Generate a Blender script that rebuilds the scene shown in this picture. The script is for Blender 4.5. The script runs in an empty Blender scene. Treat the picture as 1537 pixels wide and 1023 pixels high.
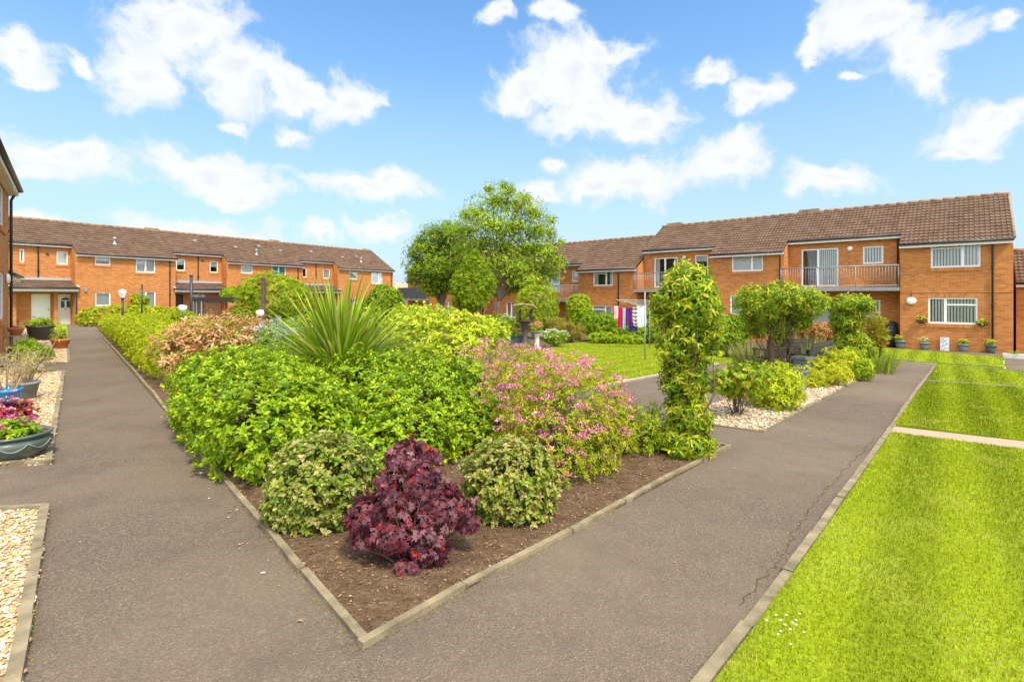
SUNS, SKYS, EXPO = 2.7, .13, 1.1
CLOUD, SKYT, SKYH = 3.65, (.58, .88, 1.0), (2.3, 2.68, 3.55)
import bpy, math, random
import numpy as np
from mathutils import Vector, Matrix
random.seed(7)
C = bpy.context.scene.collection
PI = math.pi
# ------------------------------------------------------------------ photo geometry
F, CX, HY, CH = 760.0, 768.5, 444.0, 1.5
GA, GB = 0.02605, 0.01644
def gz(x, y): return -GA*y - GB*x
def G(u, v):
    dx, dz = (u-CX)/F, (HY-v)/F
    Y = CH/(-dz-GA-GB*dx)
    return Vector((dx*Y, Y, CH+dz*Y))
def at(u, v, Y): return Vector(((u-CX)/F*Y, Y, CH+(HY-v)/F*Y))
def on(u, Y):
    x = (u-CX)/F*Y
    return Vector((x, Y, gz(x, Y)))
def lin(h):
    h = h.lstrip('#'); r = []
    for i in (0, 2, 4):
        c = int(h[i:i+2], 16)/255
        r.append(c/12.92 if c <= .04045 else ((c+.055)/1.055)**2.4)
    return tuple(r)
# ------------------------------------------------------------------ materials
class NT:
    def __init__(s, name):
        s.m = bpy.data.materials.new(name); s.m.use_nodes = True
        s.t = s.m.node_tree; s.b = s.t.nodes['Principled BSDF']; s.out = s.t.nodes['Material Output']
    def n(s, typ, ins=None, **kw):
        nd = s.t.nodes.new('ShaderNode'+typ)
        for k, v in kw.items(): setattr(nd, k, v)
        for k, v in (ins or {}).items():
            if isinstance(v, bpy.types.NodeSocket): s.t.links.new(v, nd.inputs[k])
            else: nd.inputs[k].default_value = v
        return nd
    def l(s, a, b): s.t.links.new(a, b)
    def ramp(s, fac, stops):
        r = s.n('ValToRGB', {0: fac}); e = r.color_ramp.elements
        while len(e) < len(stops): e.new(.5)
        for i, (p, c) in enumerate(stops):
            e[i].position = p; e[i].color = (*c, 1) if len(c) == 3 else c
        return r.outputs[0]
    def mix(s, fac, a, b, mode='MIX'):
        nd = s.n('Mix', data_type='RGBA', blend_type=mode)
        for i, v in ((0, fac), (6, a), (7, b)):
            if isinstance(v, bpy.types.NodeSocket): s.l(v, nd.inputs[i])
            else: nd.inputs[i].default_value = (*v, 1) if isinstance(v, tuple) and len(v) == 3 else v
        return nd.outputs[2]
    def math(s, op, a, b=0.0, c=0.0, clamp=False):
        nd = s.n('Math', {0: a, 1: b, 2: c}, operation=op); nd.use_clamp = clamp; return nd.outputs[0]
    def noise(s, vec, sc, det=4, rough=.55, out=0):
        return s.n('TexNoise', {'Vector': vec, 'Scale': sc, 'Detail': det, 'Roughness': rough}).outputs[out]
    def obj(s): return s.n('TexCoord').outputs['Object']
    def pos(s): return s.n('NewGeometry').outputs['Position']
    def bump(s, h, strength=.4, dist=.01):
        s.l(s.n('Bump', {'Height': h, 'Strength': strength, 'Distance': dist}).outputs[0], s.b.inputs['Normal'])
    def set(s, col=None, rough=.6, metal=0, spec=.5):
        if col is not None:
            if isinstance(col, bpy.types.NodeSocket): s.l(col, s.b.inputs['Base Color'])
            else: s.b.inputs['Base Color'].default_value = (*col, 1)
        if isinstance(rough, bpy.types.NodeSocket): s.l(rough, s.b.inputs['Roughness'])
        else: s.b.inputs['Roughness'].default_value = rough
        s.b.inputs['Metallic'].default_value = metal; s.b.inputs['Specular IOR Level'].default_value = spec
        return s.m
def plain(name, col, rough=.5, var=.15, sc=9, metal=0, bump=0, spec=.4):
    k = NT(name); p = k.obj()
    nz = k.noise(p, sc, 5)
    d = tuple(x*(1-var) for x in col); b = tuple(min(1, x*(1+var)) for x in col)
    m = k.set(k.ramp(nz, [(.3, d), (.7, b)]), rough, metal, spec)
    if bump: k.bump(k.noise(p, sc*5, 4), bump, .01)
    return m
def attr_mat(name, rough=.45, transl=.3, spec=.16):
    k = NT(name)
    a = k.n('Attribute', attribute_name='Col').outputs['Color']
    k.set(a, rough, 0, spec)
    if transl:
        tr = k.n('BsdfTranslucent', {'Color': k.mix(.35, a, (.55, .6, .02), 'MULTIPLY') if False else a})
        mx = k.n('MixShader', {0: transl, 1: k.b.outputs[0], 2: tr.outputs[0]})
        k.l(mx.outputs[0], k.out.inputs['Surface'])
    return k.m
def glass_mat():
    k = NT('window_glass')
    fr = k.n('Fresnel', {'IOR': 1.55}).outputs[0]
    fr = k.math('MULTIPLY_ADD', fr, .75, .01, True)
    tr = k.n('BsdfTransparent', {'Color': (.95, .97, .97, 1)})
    gl = k.n('BsdfGlossy', {'Color': (1, 1, 1, 1), 'Roughness': .015})
    mx = k.n('MixShader', {0: fr, 1: tr.outputs[0], 2: gl.outputs[0]})
    k.l(mx.outputs[0], k.out.inputs['Surface']); return k.m
def brick_mat(name, vertical=False, bright=1.0):
    k = NT(name); tc = k.n('TexCoord')
    sp = k.n('SeparateXYZ', {0: tc.outputs['Object']}); sn = k.n('SeparateXYZ', {0: tc.outputs['Normal']})
    side = k.math('GREATER_THAN', k.math('ABSOLUTE', sn.outputs[0]), .6)
    h = k.math('ADD', k.math('MULTIPLY', sp.outputs[0], k.math('SUBTRACT', 1.0, side)), k.math('MULTIPLY', sp.outputs[1], side))
    v = k.n('CombineXYZ', {0: sp.outputs[2], 1: h} if vertical else {0: h, 1: sp.outputs[2]}).outputs[0]
    b = k.n('TexBrick', {'Vector': v, 'Color1': (1, 1, 1, 1), 'Color2': (0, 0, 0, 1), 'Mortar': (.5, .5, .5, 1), 'Scale': 1,
        'Mortar Size': .0055, 'Mortar Smooth': .3, 'Bias': 0, 'Brick Width': .225, 'Row Height': .075})
    c1 = k.ramp(b.outputs[0], [(0, tuple(x*bright for x in (.43, .145, .032))), (.5, tuple(x*bright for x in (.55, .20, .043))), (1, tuple(x*bright for x in (.64, .26, .064)))])
    big = k.noise(tc.outputs['Object'], .55, 5)
    c2 = k.mix(k.ramp(big, [(.35, (0, 0, 0)), (.7, (.4, .4, .4))]), c1, (.40, .13, .032))
    st = k.noise(k.n('Mapping', {0: tc.outputs['Object'], 'Scale': (6, 6, .6)}).outputs[0], 1, 4)
    c2 = k.mix(k.ramp(st, [(.55, (0, 0, 0)), (.8, (.25, .25, .25))]), c2, (.6, .33, .17))
    c3 = k.mix(b.outputs[1], c2, (.52, .34, .20))
    fine = k.noise(tc.outputs['Object'], 60, 3)
    c3 = k.mix(.3, c3, k.ramp(fine, [(.3, (.3, .3, .3)), (.7, (1, 1, 1))]), 'MULTIPLY')
    m = k.set(c3, .85, 0, .2)
    k.bump(k.math('ADD', k.math('MULTIPLY', b.outputs[1], -1.0), k.math('MULTIPLY', fine, .25)), .5, .006)
    return m
def roof_mat():
    k = NT('roof_tile'); o = k.obj(); s = k.n('SeparateXYZ', {0: o})
    cell = k.n('CombineXYZ', {0: k.math('FLOOR', k.math('DIVIDE', s.outputs[0], .3)), 1: k.math('FLOOR', k.math('DIVIDE', k.math('ADD', s.outputs[1], 20), .2635))}).outputs[0]
    w = k.n('TexWhiteNoise', {0: cell}, noise_dimensions='3D').outputs[0]
    c = k.ramp(w, [(0, (.112, .064, .042)), (.5, (.138, .082, .053)), (1, (.175, .107, .070))])
    big = k.noise(o, .9, 5)
    c = k.mix(k.ramp(big, [(.45, (0, 0, 0)), (.75, (.5, .5, .5))]), c, (.18, .12, .08))
    f = k.noise(o, 30, 4)
    c = k.mix(.5, c, k.ramp(f, [(.3, (.45, .45, .45)), (.65, (1, 1, 1))]), 'MULTIPLY')
    m = k.set(c, .85, 0, .2); k.bump(f, .4, .01); return m
def asphalt_mat():
    k = NT('asphalt'); p = k.pos()
    big = k.noise(p, .45, 6); mid = k.noise(p, 5, 5); 
    v = k.n('TexVoronoi', {'Vector': p, 'Scale': 150.0}, feature='F1')
    cell = k.n('SeparateColor', {0: v.outputs['Color']}).outputs[0]
    c = k.ramp(cell, [(0, (.082, .061, .043)), (.6, (.139, .105, .075)), (.92, (.172, .134, .098)), (1, (.26, .21, .16))])
    st = k.noise(p, 1.7, 7, .65)
    c = k.mix(k.ramp(st, [(.52, (0, 0, 0)), (.66, (.5, .5, .5))]), c, (.085, .066, .048))
    c = k.mix(k.ramp(big, [(.38, (0, 0, 0)), (.66, (.7, .7, .7))]), c, (.192, .147, .102))
    c = k.mix(k.ramp(mid, [(.5, (0, 0, 0)), (.75, (.35, .35, .35))]), c, (.09, .07, .054))
    m = k.set(c, .9, 0, .25)
    k.bump(k.math('MULTIPLY', v.outputs[0], 1.0), .75, .008); return m
def soil_mat():
    k = NT('soil'); p = k.pos()
    n = k.noise(p, 9, 8, .7); n2 = k.noise(p, 60, 4)
    c = k.ramp(n, [(.3, (.082, .050, .026)), (.55, (.158, .099, .056)), (.8, (.25, .165, .097))])
    c = k.mix(.5, c, k.ramp(n2, [(.3, (.4, .4, .4)), (.7, (1, 1, 1))]), 'MULTIPLY')
    m = k.set(c, .95, 0, .15); k.bump(k.math('ADD', n, k.math('MULTIPLY', n2, .5)), .9, .03); return m
STR_D = Vector((.645, .764)).normalized()
def stripe_np(x, y, per=.62):
    w = (x*STR_D.y - y*STR_D.x)/per
    return .5+.5*np.tanh(1.7*np.sin(2*PI*w))
def lawn_mat(name='lawn_turf'):
    k = NT(name); p = k.pos(); s = k.n('SeparateXYZ', {0: p})
    w = k.math('ADD', k.math('MULTIPLY', s.outputs[0], STR_D.y), k.math('MULTIPLY', s.outputs[1], -STR_D.x))
    st = k.math('MULTIPLY_ADD', k.math('TANH', k.math('MULTIPLY', k.math('SINE', k.math('MULTIPLY', w, 2*PI/.62)), 1.7)), .45, .5)
    n = k.noise(p, 1.6, 6, .65); n2 = k.noise(p, 45, 5, .7)
    a = k.ramp(n2, [(.3, (.105, .15, .003)), (.55, (.18, .23, .004)), (.75, (.27, .31, .010))])
    b = k.ramp(n2, [(.3, (.15, .20, .004)), (.55, (.25, .32, .006)), (.75, (.34, .40, .012))])
    c = k.mix(st, a, b)
    c = k.mix(k.ramp(n, [(.5, (0, 0, 0)), (.8, (.4, .4, .4))]), c, (.44, .42, .08))
    m = k.set(c, .8, 0, .15); k.bump(n2, .7, .02); return m
def gravel_mat():
    k = NT('gravel_bed'); p = k.pos()
    v = k.n('TexVoronoi', {'Vector': p, 'Scale': 26.0}, feature='F1')
    cell = k.n('SeparateColor', {0: v.outputs['Color']}).outputs[0]
    c = k.ramp(cell, [(0, (.35, .22, .11)), (.5, (.58, .42, .24)), (1, (.75, .62, .46))])
    c = k.mix(k.ramp(v.outputs[0], [(.4, (0, 0, 0)), (.8, (.8, .8, .8))]), c, (.2, .13, .07))
    m = k.set(c, .8, 0, .3); k.bump(k.math('MULTIPLY', v.outputs[0], -1.0), .9, .02); return m
M = dict(
    brick=brick_mat('orange_brick'), soldier=brick_mat('soldier_brick', True, 1.06), roof=roof_mat(), asphalt=asphalt_mat(), soil=soil_mat(),
    lawn=lawn_mat(), gravel=gravel_mat(), glass=glass_mat(),
    upvc=plain('white_frame', (.80, .80, .78), .35, .04), fascia=plain('white_fascia', (.76, .75, .70), .5, .06),
    gutter=plain('black_plastic', (.030, .030, .033), .4, .3), interior=plain('interior_wall', (.09, .08, .07), .9, .1),
    blind=plain('blind_fabric', (.90, .89, .85), .8, .08), net=plain('net_curtain', (.70, .70, .68), .9, .12, 20), teal=plain('teal_curtain', (.02, .36, .42), .9, .2, 12),
    rail=plain('galvanised_rail', (.27, .28, .30), .5, .15), slab=plain('balcony_slab', (.24, .26, .28), .7, .15),
    door=plain('white_door', (.80, .80, .77), .35, .04), dark=plain('dark_opening', (.04, .04, .04), .8, .2), darkdoor=plain('dark_door', (.05, .035, .028), .5, .2),
    lead=plain('lead_flashing', (.36, .38, .41), .6, .15), kerb=plain('concrete_edging', (.205, .165, .098), .9, .4, 7, bump=.6), palekerb=plain('pale_edging', (.38, .33, .25), .9, .25, 6, bump=.4),
    slabs=plain('pinkish_slab', (.36, .255, .17), .85, .12, 4, bump=.3), wood=plain('weathered_wood', (.11, .07, .045), .85, .4, 14, bump=.5), twig=plain('twig_bark', (.12, .08, .05), .9, .35, 20, bump=.4),
    bark=plain('tree_bark', (.19, .145, .10), .9, .35, 8, bump=.8), lampwhite=plain('white_lamp', (.82, .80, .74), .3, .05),
    terracotta=plain('terracotta', (.50, .17, .07), .8, .15, 8, bump=.2), glaze=plain('grey_green_glaze', (.075, .10, .085), .25, .35, 6), blackpot=plain('black_pot', (.05, .052, .055), .5, .3, 8, bump=.3),
    greypot=plain('grey_pot', (.23, .25, .26), .7, .25, 9, bump=.3), bluepot=plain('blue_pot', (.01, .20, .50), .3, .2), stone=plain('pale_stone', (.58, .55, .48), .9, .15, 10, bump=.4), iron=plain('dark_bronze', (.085, .065, .05), .6, .4, 12, bump=.4),
    wcol=plain('weathered_planter', (.10, .145, .145), .8, .3, 8, bump=.3), butt=plain('water_butt_plastic', (.028, .030, .032), .45, .25), bench=plain('dark_slats', (.035, .034, .032), .7, .35, 10), tin=plain('birch_print', (.62, .64, .64), .6, .3, 14),
    leaf=attr_mat('leaf', .42, .31), blade=attr_mat('grass_blade', .7, .4, .05), petal=attr_mat('petal', .7, .25, .1), pebble=attr_mat('pebble', .65, 0, .35), litter=attr_mat('leaf_litter', .9, 0, .15), cloth=attr_mat('cloth', .9, .15, .1),
)
# ------------------------------------------------------------------ mesh helpers
def link(o, parent=None):
    C.objects.link(o)
    if parent: o.parent = parent
    return o
def fast_mesh(name, V, T, cols=None, smooth=False):
    """V (n,3) floats, T (m,3) or (m,4) ints"""
    V = np.asarray(V, np.float32); T = np.asarray(T, np.int32)
    me = bpy.data.meshes.new(name); k = T.shape[1]
    me.vertices.add(len(V)); me.vertices.foreach_set('co', V.ravel())
    me.loops.add(T.size); me.loops.foreach_set('vertex_index', T.ravel())
    me.polygons.add(len(T)); me.polygons.foreach_set('loop_start', np.arange(0, T.size, k, dtype=np.int32))
    if smooth: me.polygons.foreach_set('use_smooth', np.ones(len(T), bool))
    me.update(calc_edges=True)
    if cols is not None:
        a = me.color_attributes.new('Col', 'FLOAT_COLOR', 'POINT')
        c = np.ones((len(V), 4), np.float32); c[:, :3] = cols; a.data.foreach_set('color', c.ravel())
    return me
def mesh_obj(name, me, m, parent=None, loc=None):
    me.materials.append(m); o = bpy.data.objects.new(name, me)
    if loc is not None: o.location = loc
    return link(o, parent)
class MB:
    def __init__(s): s.v = []; s.f = []; s.sm = []
    def add(s, vs, fs, smooth=False):
        b = len(s.v); s.v += [tuple(p) for p in vs]; s.f += [tuple(b+i for i in f) for f in fs]; s.sm += [smooth]*len(fs); return s
    def box(s, x0, x1, y0, y1, z0, z1, mat=None, bev=0):
        vs = [Vector((x, y, z)) for z in (z0, z1) for y in (y0, y1) for x in (x0, x1)]
        if mat is not None: vs = [mat @ p for p in vs]
        return s.add(vs, [(0, 2, 3, 1), (4, 5, 7, 6), (0, 1, 5, 4), (2, 6, 7, 3), (0, 4, 6, 2), (1, 3, 7, 5)])
    def prism(s, poly, z0f, z1f):
        n = len(poly)
        vs = [(x, y, z0f(x, y)) for x, y in poly]+[(x, y, z1f(x, y)) for x, y in poly]
        return s.add(vs, [tuple(range(n-1, -1, -1)), tuple(range(n, 2*n))]+[(i, (i+1) % n, n+(i+1) % n, n+i) for i in range(n)])
    def tube(s, pts, rad, n=8, cap=True):
        pts = [Vector(p) for p in pts]; rad = rad if isinstance(rad, (list, tuple)) else [rad]*len(pts)
        vs = []
        for i, p in enumerate(pts):
            d = (pts[min(i+1, len(pts)-1)]-pts[max(i-1, 0)]).normalized()
            a = d.orthogonal() if i == 0 else (a-d*a.dot(d))
            a.normalize(); b = d.cross(a)
            vs += [p+(a*math.cos(2*PI*j/n)+b*math.sin(2*PI*j/n))*rad[i] for j in range(n)]
        fs = [(i*n+j, i*n+(j+1) % n, (i+1)*n+(j+1) % n, (i+1)*n+j) for i in range(len(pts)-1) for j in range(n)]
        s.add(vs, fs, True)
        if cap:
            b = len(s.v)-len(vs); s.f += [tuple(b+j for j in range(n-1, -1, -1)), tuple(b+(len(pts)-1)*n+j for j in range(n))]; s.sm += [False]*2
        return s
    def lathe(s, prof, n=24, c=(0, 0, 0), sx=1, sy=1, smooth=True):
        vs = [(c[0]+r*sx*math.cos(2*PI*j/n), c[1]+r*sy*math.sin(2*PI*j/n), c[2]+z) for r, z in prof for j in range(n)]
        fs = [(i*n+j, i*n+(j+1) % n, (i+1)*n+(j+1) % n, (i+1)*n+j) for i in range(len(prof)-1) for j in range(n)]
        return s.add(vs, fs, smooth)
    def build(s, name, m, parent=None, loc=None):
        me = bpy.data.meshes.new(name); me.from_pydata(s.v, [], s.f)
        me.polygons.foreach_set('use_smooth', s.sm); me.update()
        return mesh_obj(name, me, m, parent, loc)
def thing(name, label, cat, loc=(0, 0, 0), rz=0, group=None):
    o = bpy.data.objects.new(name, None); o.empty_display_size = .2; o.location = loc; o.rotation_euler = (0, 0, rz)
    return tag(link(o), label, cat, group)
def tag(o, label, cat, group=None):
    o['label'] = label; o['category'] = cat
    if group: o['group'] = group
    return o
def struct(o, kind='structure', label=None):
    o['kind'] = kind
    if label: o['label'] = label
    return o
def dup(root, loc, rz=None, label=None):
    r = root.copy(); C.objects.link(r); r.location = loc
    if rz is not None: r.rotation_euler = (0, 0, rz)
    if label: r['label'] = label
    for ch in root.children:
        c = ch.copy(); C.objects.link(c); c.parent = r
        for g in ch.children:
            d = g.copy(); C.objects.link(d); d.parent = c
    return r
# ------------------------------------------------------------------ leaves
def t_ovate(w=.45, fold=.25, droop=.25):
    t = [0, .25, .55, .82, 1]; ww = [0, .8, 1, .55, 0]
    mid = [(0, x, -droop*x*x) for x in t]
    L = [(-w/2*ww[i], t[i], -droop*t[i]**2+fold*w/2*ww[i]) for i in (1, 2, 3)]
    R = [(w/2*ww[i], t[i], -droop*t[i]**2+fold*w/2*ww[i]) for i in (1, 2, 3)]
    f = []
    for o, fl in ((5, 0), (8, 1)):
        tr = [(0, o, 1), (1, o, o+1), (1, o+1, 2), (2, o+1, o+2), (2, o+2, 3), (3, o+2, 4)]
        f += [x if fl else x[::-1] for x in tr]
    return np.array(mid+L+R), np.array(f)
def t_mid(w=.5, fold=.2, droop=.2):
    v = [(0, 0, 0), (-w/2, .45, fold*w/2), (0, .5, -droop*.25), (w/2, .45, fold*w/2), (0, 1, -droop)]
    return np.array(v), np.array([(0, 2, 1), (0, 3, 2), (1, 2, 4), (2, 3, 4)])
def t_far(w=.6):
    return np.array([(0, 0, 0), (-w/2, .5, .05), (w/2, .5, .05), (0, 1, -.1)]), np.array([(0, 2, 1), (1, 2, 3)])
def t_palm():
    v = [(0, .12, 0)]; ang = [-125, -95, -62, -38, -16, 0, 16, 38, 62, 95, 125]; ln = [.2, .55, .42, .8, .52, 1, .52, .8, .42, .55, .2]
    for a, l in zip(ang, ln): v.append((l*.85*math.sin(math.radians(a)), .12+l*.88*math.cos(math.radians(a)), -.22*l*l+(.04 if l < .4 else 0)))
    return np.array(v), np.array([(0, i+1, i) for i in range(1, 11)])
LEAF = dict(ov=t_ovate(), ovw=t_ovate(.58, .3, .3), ovn=t_ovate(.32, .25, .45), mid=t_mid(), midn=t_mid(.3, .3, .4), far=t_far(), needle=t_far(.22), palm=t_palm())
def norm(a): return a/np.maximum(np.linalg.norm(a, axis=1, keepdims=True), 1e-9)
def put(tmpl, pos, d, nrm, size, col):
    """place template leaves: y axis along d, z axis near nrm"""
    tv, tf = tmpl; d = norm(d); x = norm(np.cross(d, nrm)); z = np.cross(x, d)
    V = pos[:, None]+size[:, None, None]*(tv[None, :, :1]*x[:, None]+tv[None, :, 1:2]*d[:, None]+tv[None, :, 2:]*z[:, None])
    n = len(pos); k = len(tv)
    T = tf[None]+(np.arange(n)*k)[:, None, None]
    return V.reshape(-1, 3), T.reshape(-1, 3), np.repeat(col, k, axis=0)
def merge(parts):
    V, T, Cc, b = [], [], [], 0
    for v, t, c in parts:
        V.append(v); T.append(t+b); Cc.append(c); b += len(v)
    return np.concatenate(V), np.concatenate(T), np.concatenate(Cc)
def palette(rng, pal, n, jit=.12):
    w = np.array([p[1] for p in pal], float); w /= w.sum()
    c = np.array([p[0] for p in pal])[rng.choice(len(pal), n, p=w)]
    return np.clip(c*(1+jit*rng.standard_normal((n, 1)))*(1+.4*jit*rng.standard_normal((n, 3))), .003, .95)
def blob(c, r, p=2.0, rot=0.0): return (np.array(c, float), np.array(r, float), p, rot)
def pb(u, v, ru, rv, Y, rd=None, p=2.0):
    s = Y/F; return blob(at(u, v, Y), (ru*s, rd if rd else ru*s, rv*s), p)
def shell(rng, blobs, n, lo=.8, hi=1.03, lump=.08, lk=5.0, bottom=.03):
    w = np.array([(b[1][0]*b[1][1]+b[1][1]*b[1][2]+b[1][0]*b[1][2]) for b in blobs]); w /= w.sum()
    ph = rng.uniform(0, 6.28, (4, 3)); kv = rng.standard_normal((4, 3))*lk
    P, Nn = [], []
    for bi, (c, r, pw, rot) in enumerate(blobs):
        m = int(n*w[bi]*1.25)+4
        d = norm(rng.standard_normal((m, 3)))
        d = d/np.power(np.power(np.abs(d), pw).sum(1, keepdims=True), 1/pw)
        fac = rng.uniform(lo, hi, (m, 1))
        nn = norm(np.sign(d)*np.power(np.abs(d), pw-1)/r)
        ca, sa = math.cos(rot), math.sin(rot); Rm = np.array([[ca, -sa, 0], [sa, ca, 0], [0, 0, 1]])
        q = d*r; wv = sum(np.sin((q@kv[i])+ph[i, 0]) for i in range(4))[:, None]/4
        p = c+((q*fac*(1+lump*wv*1.6))@Rm.T); nn = nn@Rm.T
        keep = p[:, 2] > gz(p[:, 0], p[:, 1])+bottom
        for bj, (c2, r2, p2, rot2) in enumerate(blobs):
            if bj == bi: continue
            ca, sa = math.cos(rot2), math.sin(rot2); Ri = np.array([[ca, -sa, 0], [sa, ca, 0], [0, 0, 1]])
            e = np.power(np.abs(((p-c2)@Ri)/r2), p2).sum(1); keep &= e > .55
        P.append(p[keep]); Nn.append(nn[keep])
    P = np.concatenate(P); Nn = np.concatenate(Nn)
    if len(P) > n:
        i = rng.choice(len(P), n, replace=False); P, Nn = P[i], Nn[i]
    return P, Nn
LEAFG = np.array((1.2, 1.13, .66))
def rosettes(rng, P, Nn, K, size, leaf, pal, up=.5, spread=(35, 80), jitter=.35, tip=None, tipw=.0, droop=0, lg=None):
    """K leaves round each shoot tip"""
    n = len(P); ax = norm(Nn*.8+np.array([0, 0, up])+jitter*rng.standard_normal((n, 3)))
    ref = norm(np.cross(ax, rng.standard_normal((n, 3)))); ref2 = np.cross(ax, ref)
    out = []
    base = palette(rng, pal, n, .16)
    for k in range(K):
        a = 2.399*k+rng.uniform(-.4, .4, n)
        rad = ref*np.cos(a)[:, None]+ref2*np.sin(a)[:, None]
        th = np.radians(spread[0]+(spread[1]-spread[0])*(k/max(1, K-1))+rng.uniform(-12, 12, n))[:, None]
        d = ax*np.cos(th)+rad*np.sin(th)-np.array([0, 0, droop])
        nr = ax*np.sin(th)-rad*np.cos(th)+.15*rng.standard_normal((n, 3))
        s = size*rng.uniform(.7, 1.15, n)*(.62+.38*k/max(1, K-1))
        col = .6*base+.4*palette(rng, pal, n, .1)
        if tip is not None and k < 2:
            f = (rng.random((n, 1)) < tipw)*rng.uniform(.5, 1, (n, 1)); col = col*(1-f)+np.array(tip)*f
        col = np.clip(col*(LEAFG if lg is None else np.array(lg)), .003, .8)
        out.append(put(LEAF[leaf], P-ax*(size*.25*k/max(1, K)), d, nr, s, col))
    return merge(out)
def stems(parent, base, pts, r=.012, m=None, name='stem', wob=.08, rng=None):
    mb = MB(); rng = rng or np.random.default_rng(3)
    for p in pts:
        b = Vector(base)+Vector((*(rng.standard_normal(2)*.03), 0)); e = Vector(p); q = []
        for i in range(5):
            t = i/4; o = Vector(rng.standard_normal(3))*wob*math.sin(PI*t)*(e-b).length*.5
            q.append(b.lerp(e, t)+o)
        mb.tube(q, [r*(1-.75*i/4) for i in range(5)], 5, False)
    o = mb.build(name, m or M['twig'], parent)
    return o
def shrub(name, label, cat, base, blobs, n, size, leaf, pal, K=5, seed=1, group=None, up=.5, spread=(35, 80), lump=.08, lk=5, lo=.72, hi=1.03,
          tip=None, tipw=0, droop=0, nst=14, extra=None, bottom=.03, stem_r=.014, stem_m=None, lg=None):
    rng = np.random.default_rng(seed); base = Vector(base)
    root = thing(name, label, cat, base, 0, group)
    P, Nn = shell(rng, blobs, n, lo, hi, lump, lk, bottom)
    V, T, cc = rosettes(rng, P, Nn, K, size, leaf, pal, up, spread, tip=tip, tipw=tipw, droop=droop, lg=lg)
    mesh_obj('foliage', fast_mesh('foliage', V-np.array(base), T, cc), M['leaf'], root)
    idx = rng.choice(len(P), min(nst, len(P)), replace=False)
    stems(root, (0, 0, -.03), [P[i]*.0+(P[i]-np.array(base))*.9 for i in idx], stem_r, stem_m, rng=rng)
    if extra: extra(root, rng, P, Nn, np.array(base))
    return root
# ------------------------------------------------------------------ ground sheets
def poly_px(pts): return [tuple(G(u, v)[:2]) for u, v in pts]
def sheet(name, poly, h, m, thick=.05, kind='structure', label=None):
    mb = MB(); mb.prism(poly, lambda x, y: gz(x, y)+h-thick, lambda x, y: gz(x, y)+h)
    return struct(mb.build(name, m), kind, label)
big = [(-400, -60), (400, -60), (400, 900), (-400, 900)]
gm = NT('rough_ground'); gm.set(gm.ramp(gm.noise(gm.pos(), .3, 6), [(.3, (.12, .15, .04)), (.7, (.25, .25, .09))]), .95)
sheet('ground', big, -.03, gm.m, .3)
sheet('path', [(-34, -5), (28, -5), (34, 30), (0, 52), (-34, 46)], 0, M['asphalt'], .02)
near_bed = poly_px([(543, 968), (140, 490)])+[(-19, 31), (-9, 26), (-4.5, 20), (0.6, 18.5), (0.8, 11)]+poly_px([(842, 592), (868, 612), (1062, 664), (1096, 672)])
sheet('garden_soil', near_bed, .012, M['soil'])
back_bed = [(-9, 29), (-4.5, 20.2), (.7, 18.8)]+poly_px([(842, 520), (866, 513), (980, 517), (1110, 528), (1190, 536), (1237, 529), (1260, 520), (1260, 505), (1130, 500)])+[(-5, 36)]
sheet('back_soil', back_bed, .008, M['soil'])
lawn_c = [(.9, 11), (.9, 18)]+poly_px([(830, 521), (868, 514), (980, 518), (1110, 529), (1180, 538), (1080, 545), (997, 561), (886, 583), (843, 592)])
sheet('central_lawn', lawn_c, .03, M['lawn'])
gr = poly_px([(1062, 637), (1146, 647), (1308, 559), (1294, 549), (1200, 556), (1120, 585), (1060, 612)])
sheet('gravel_bed', gr, .012, M['gravel'])
k1, k2 = G(1038, 1018), G(1335, 642)
kd = (k1-k2).normalized()
kn = k2+kd*9                                              # kerb runs on behind the camera
kb = Vector((.055, 0, 0))
def sh(p, dx, dy=0): return (p.x+dx, p.y+dy)
lawn1 = [sh(kn, .085), sh(G(1113, 940), .085), sh(G(1217, 803), .085), sh(G(1328, 652), .085)]+poly_px([(1537, 678)])+[(12.5, 7.2), (9, -4.5)]
lawn2 = [tuple(G(1343, 639)[:2]), tuple(G(1391, 573.5)[:2])]+poly_px([(1600, 588)])+poly_px([(1600, 672)])
lawn3 = poly_px([(1394, 571), (1407, 547), (1600, 565), (1600, 585.5)])
lawn4 = poly_px([(1300, 533), (1352, 541.5), (1510, 552.5), (1507, 537), (1350, 524), (1310, 522)])
for i, (nm, pl) in enumerate((('lawn', lawn1), ('lawn', lawn2), ('lawn', lawn3), ('lawn', lawn4))): sheet(nm, pl, .035, M['lawn'], .06)
sheet('stepping_slab', poly_px([(1335, 641), (1329, 652), (1620, 688), (1620, 674)]), .02, M['slabs'])
for u in (1384, 1462):                                      # open joints between slabs
    pass
# ------------------------------------------------------------------ edging kerbs
def edging(name, pts, w, h, m, seg=.9, wob=.006, side=1, seed=1):
    rng = random.Random(seed); mb = MB()
    for a, b in zip(pts, pts[1:]):
        a, b = Vector(a[:2]), Vector(b[:2]); L = (b-a).length; n = max(1, round(L/seg)); d = (b-a)/L; nn = Vector((-d.y, d.x))*side
        for i in range(n):
            p = a+d*(L*i/n+.004); q = a+d*(L*(i+1)/n-.004); o = rng.uniform(-wob, wob); o2 = rng.uniform(-wob, wob); dz = rng.uniform(-.006, .006)
            pl = [p+nn*o, q+nn*o2, q+nn*(o2+w), p+nn*(o+w)]
            if side < 0: pl.reverse()
            mb.prism([tuple(x) for x in pl], lambda x, y: gz(x, y)-.08, lambda x, y: gz(x, y)+h+dz)
    return struct(mb.build(name, m))
P = lambda *a: [tuple(G(u, v)[:2]) for u, v in a]
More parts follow.
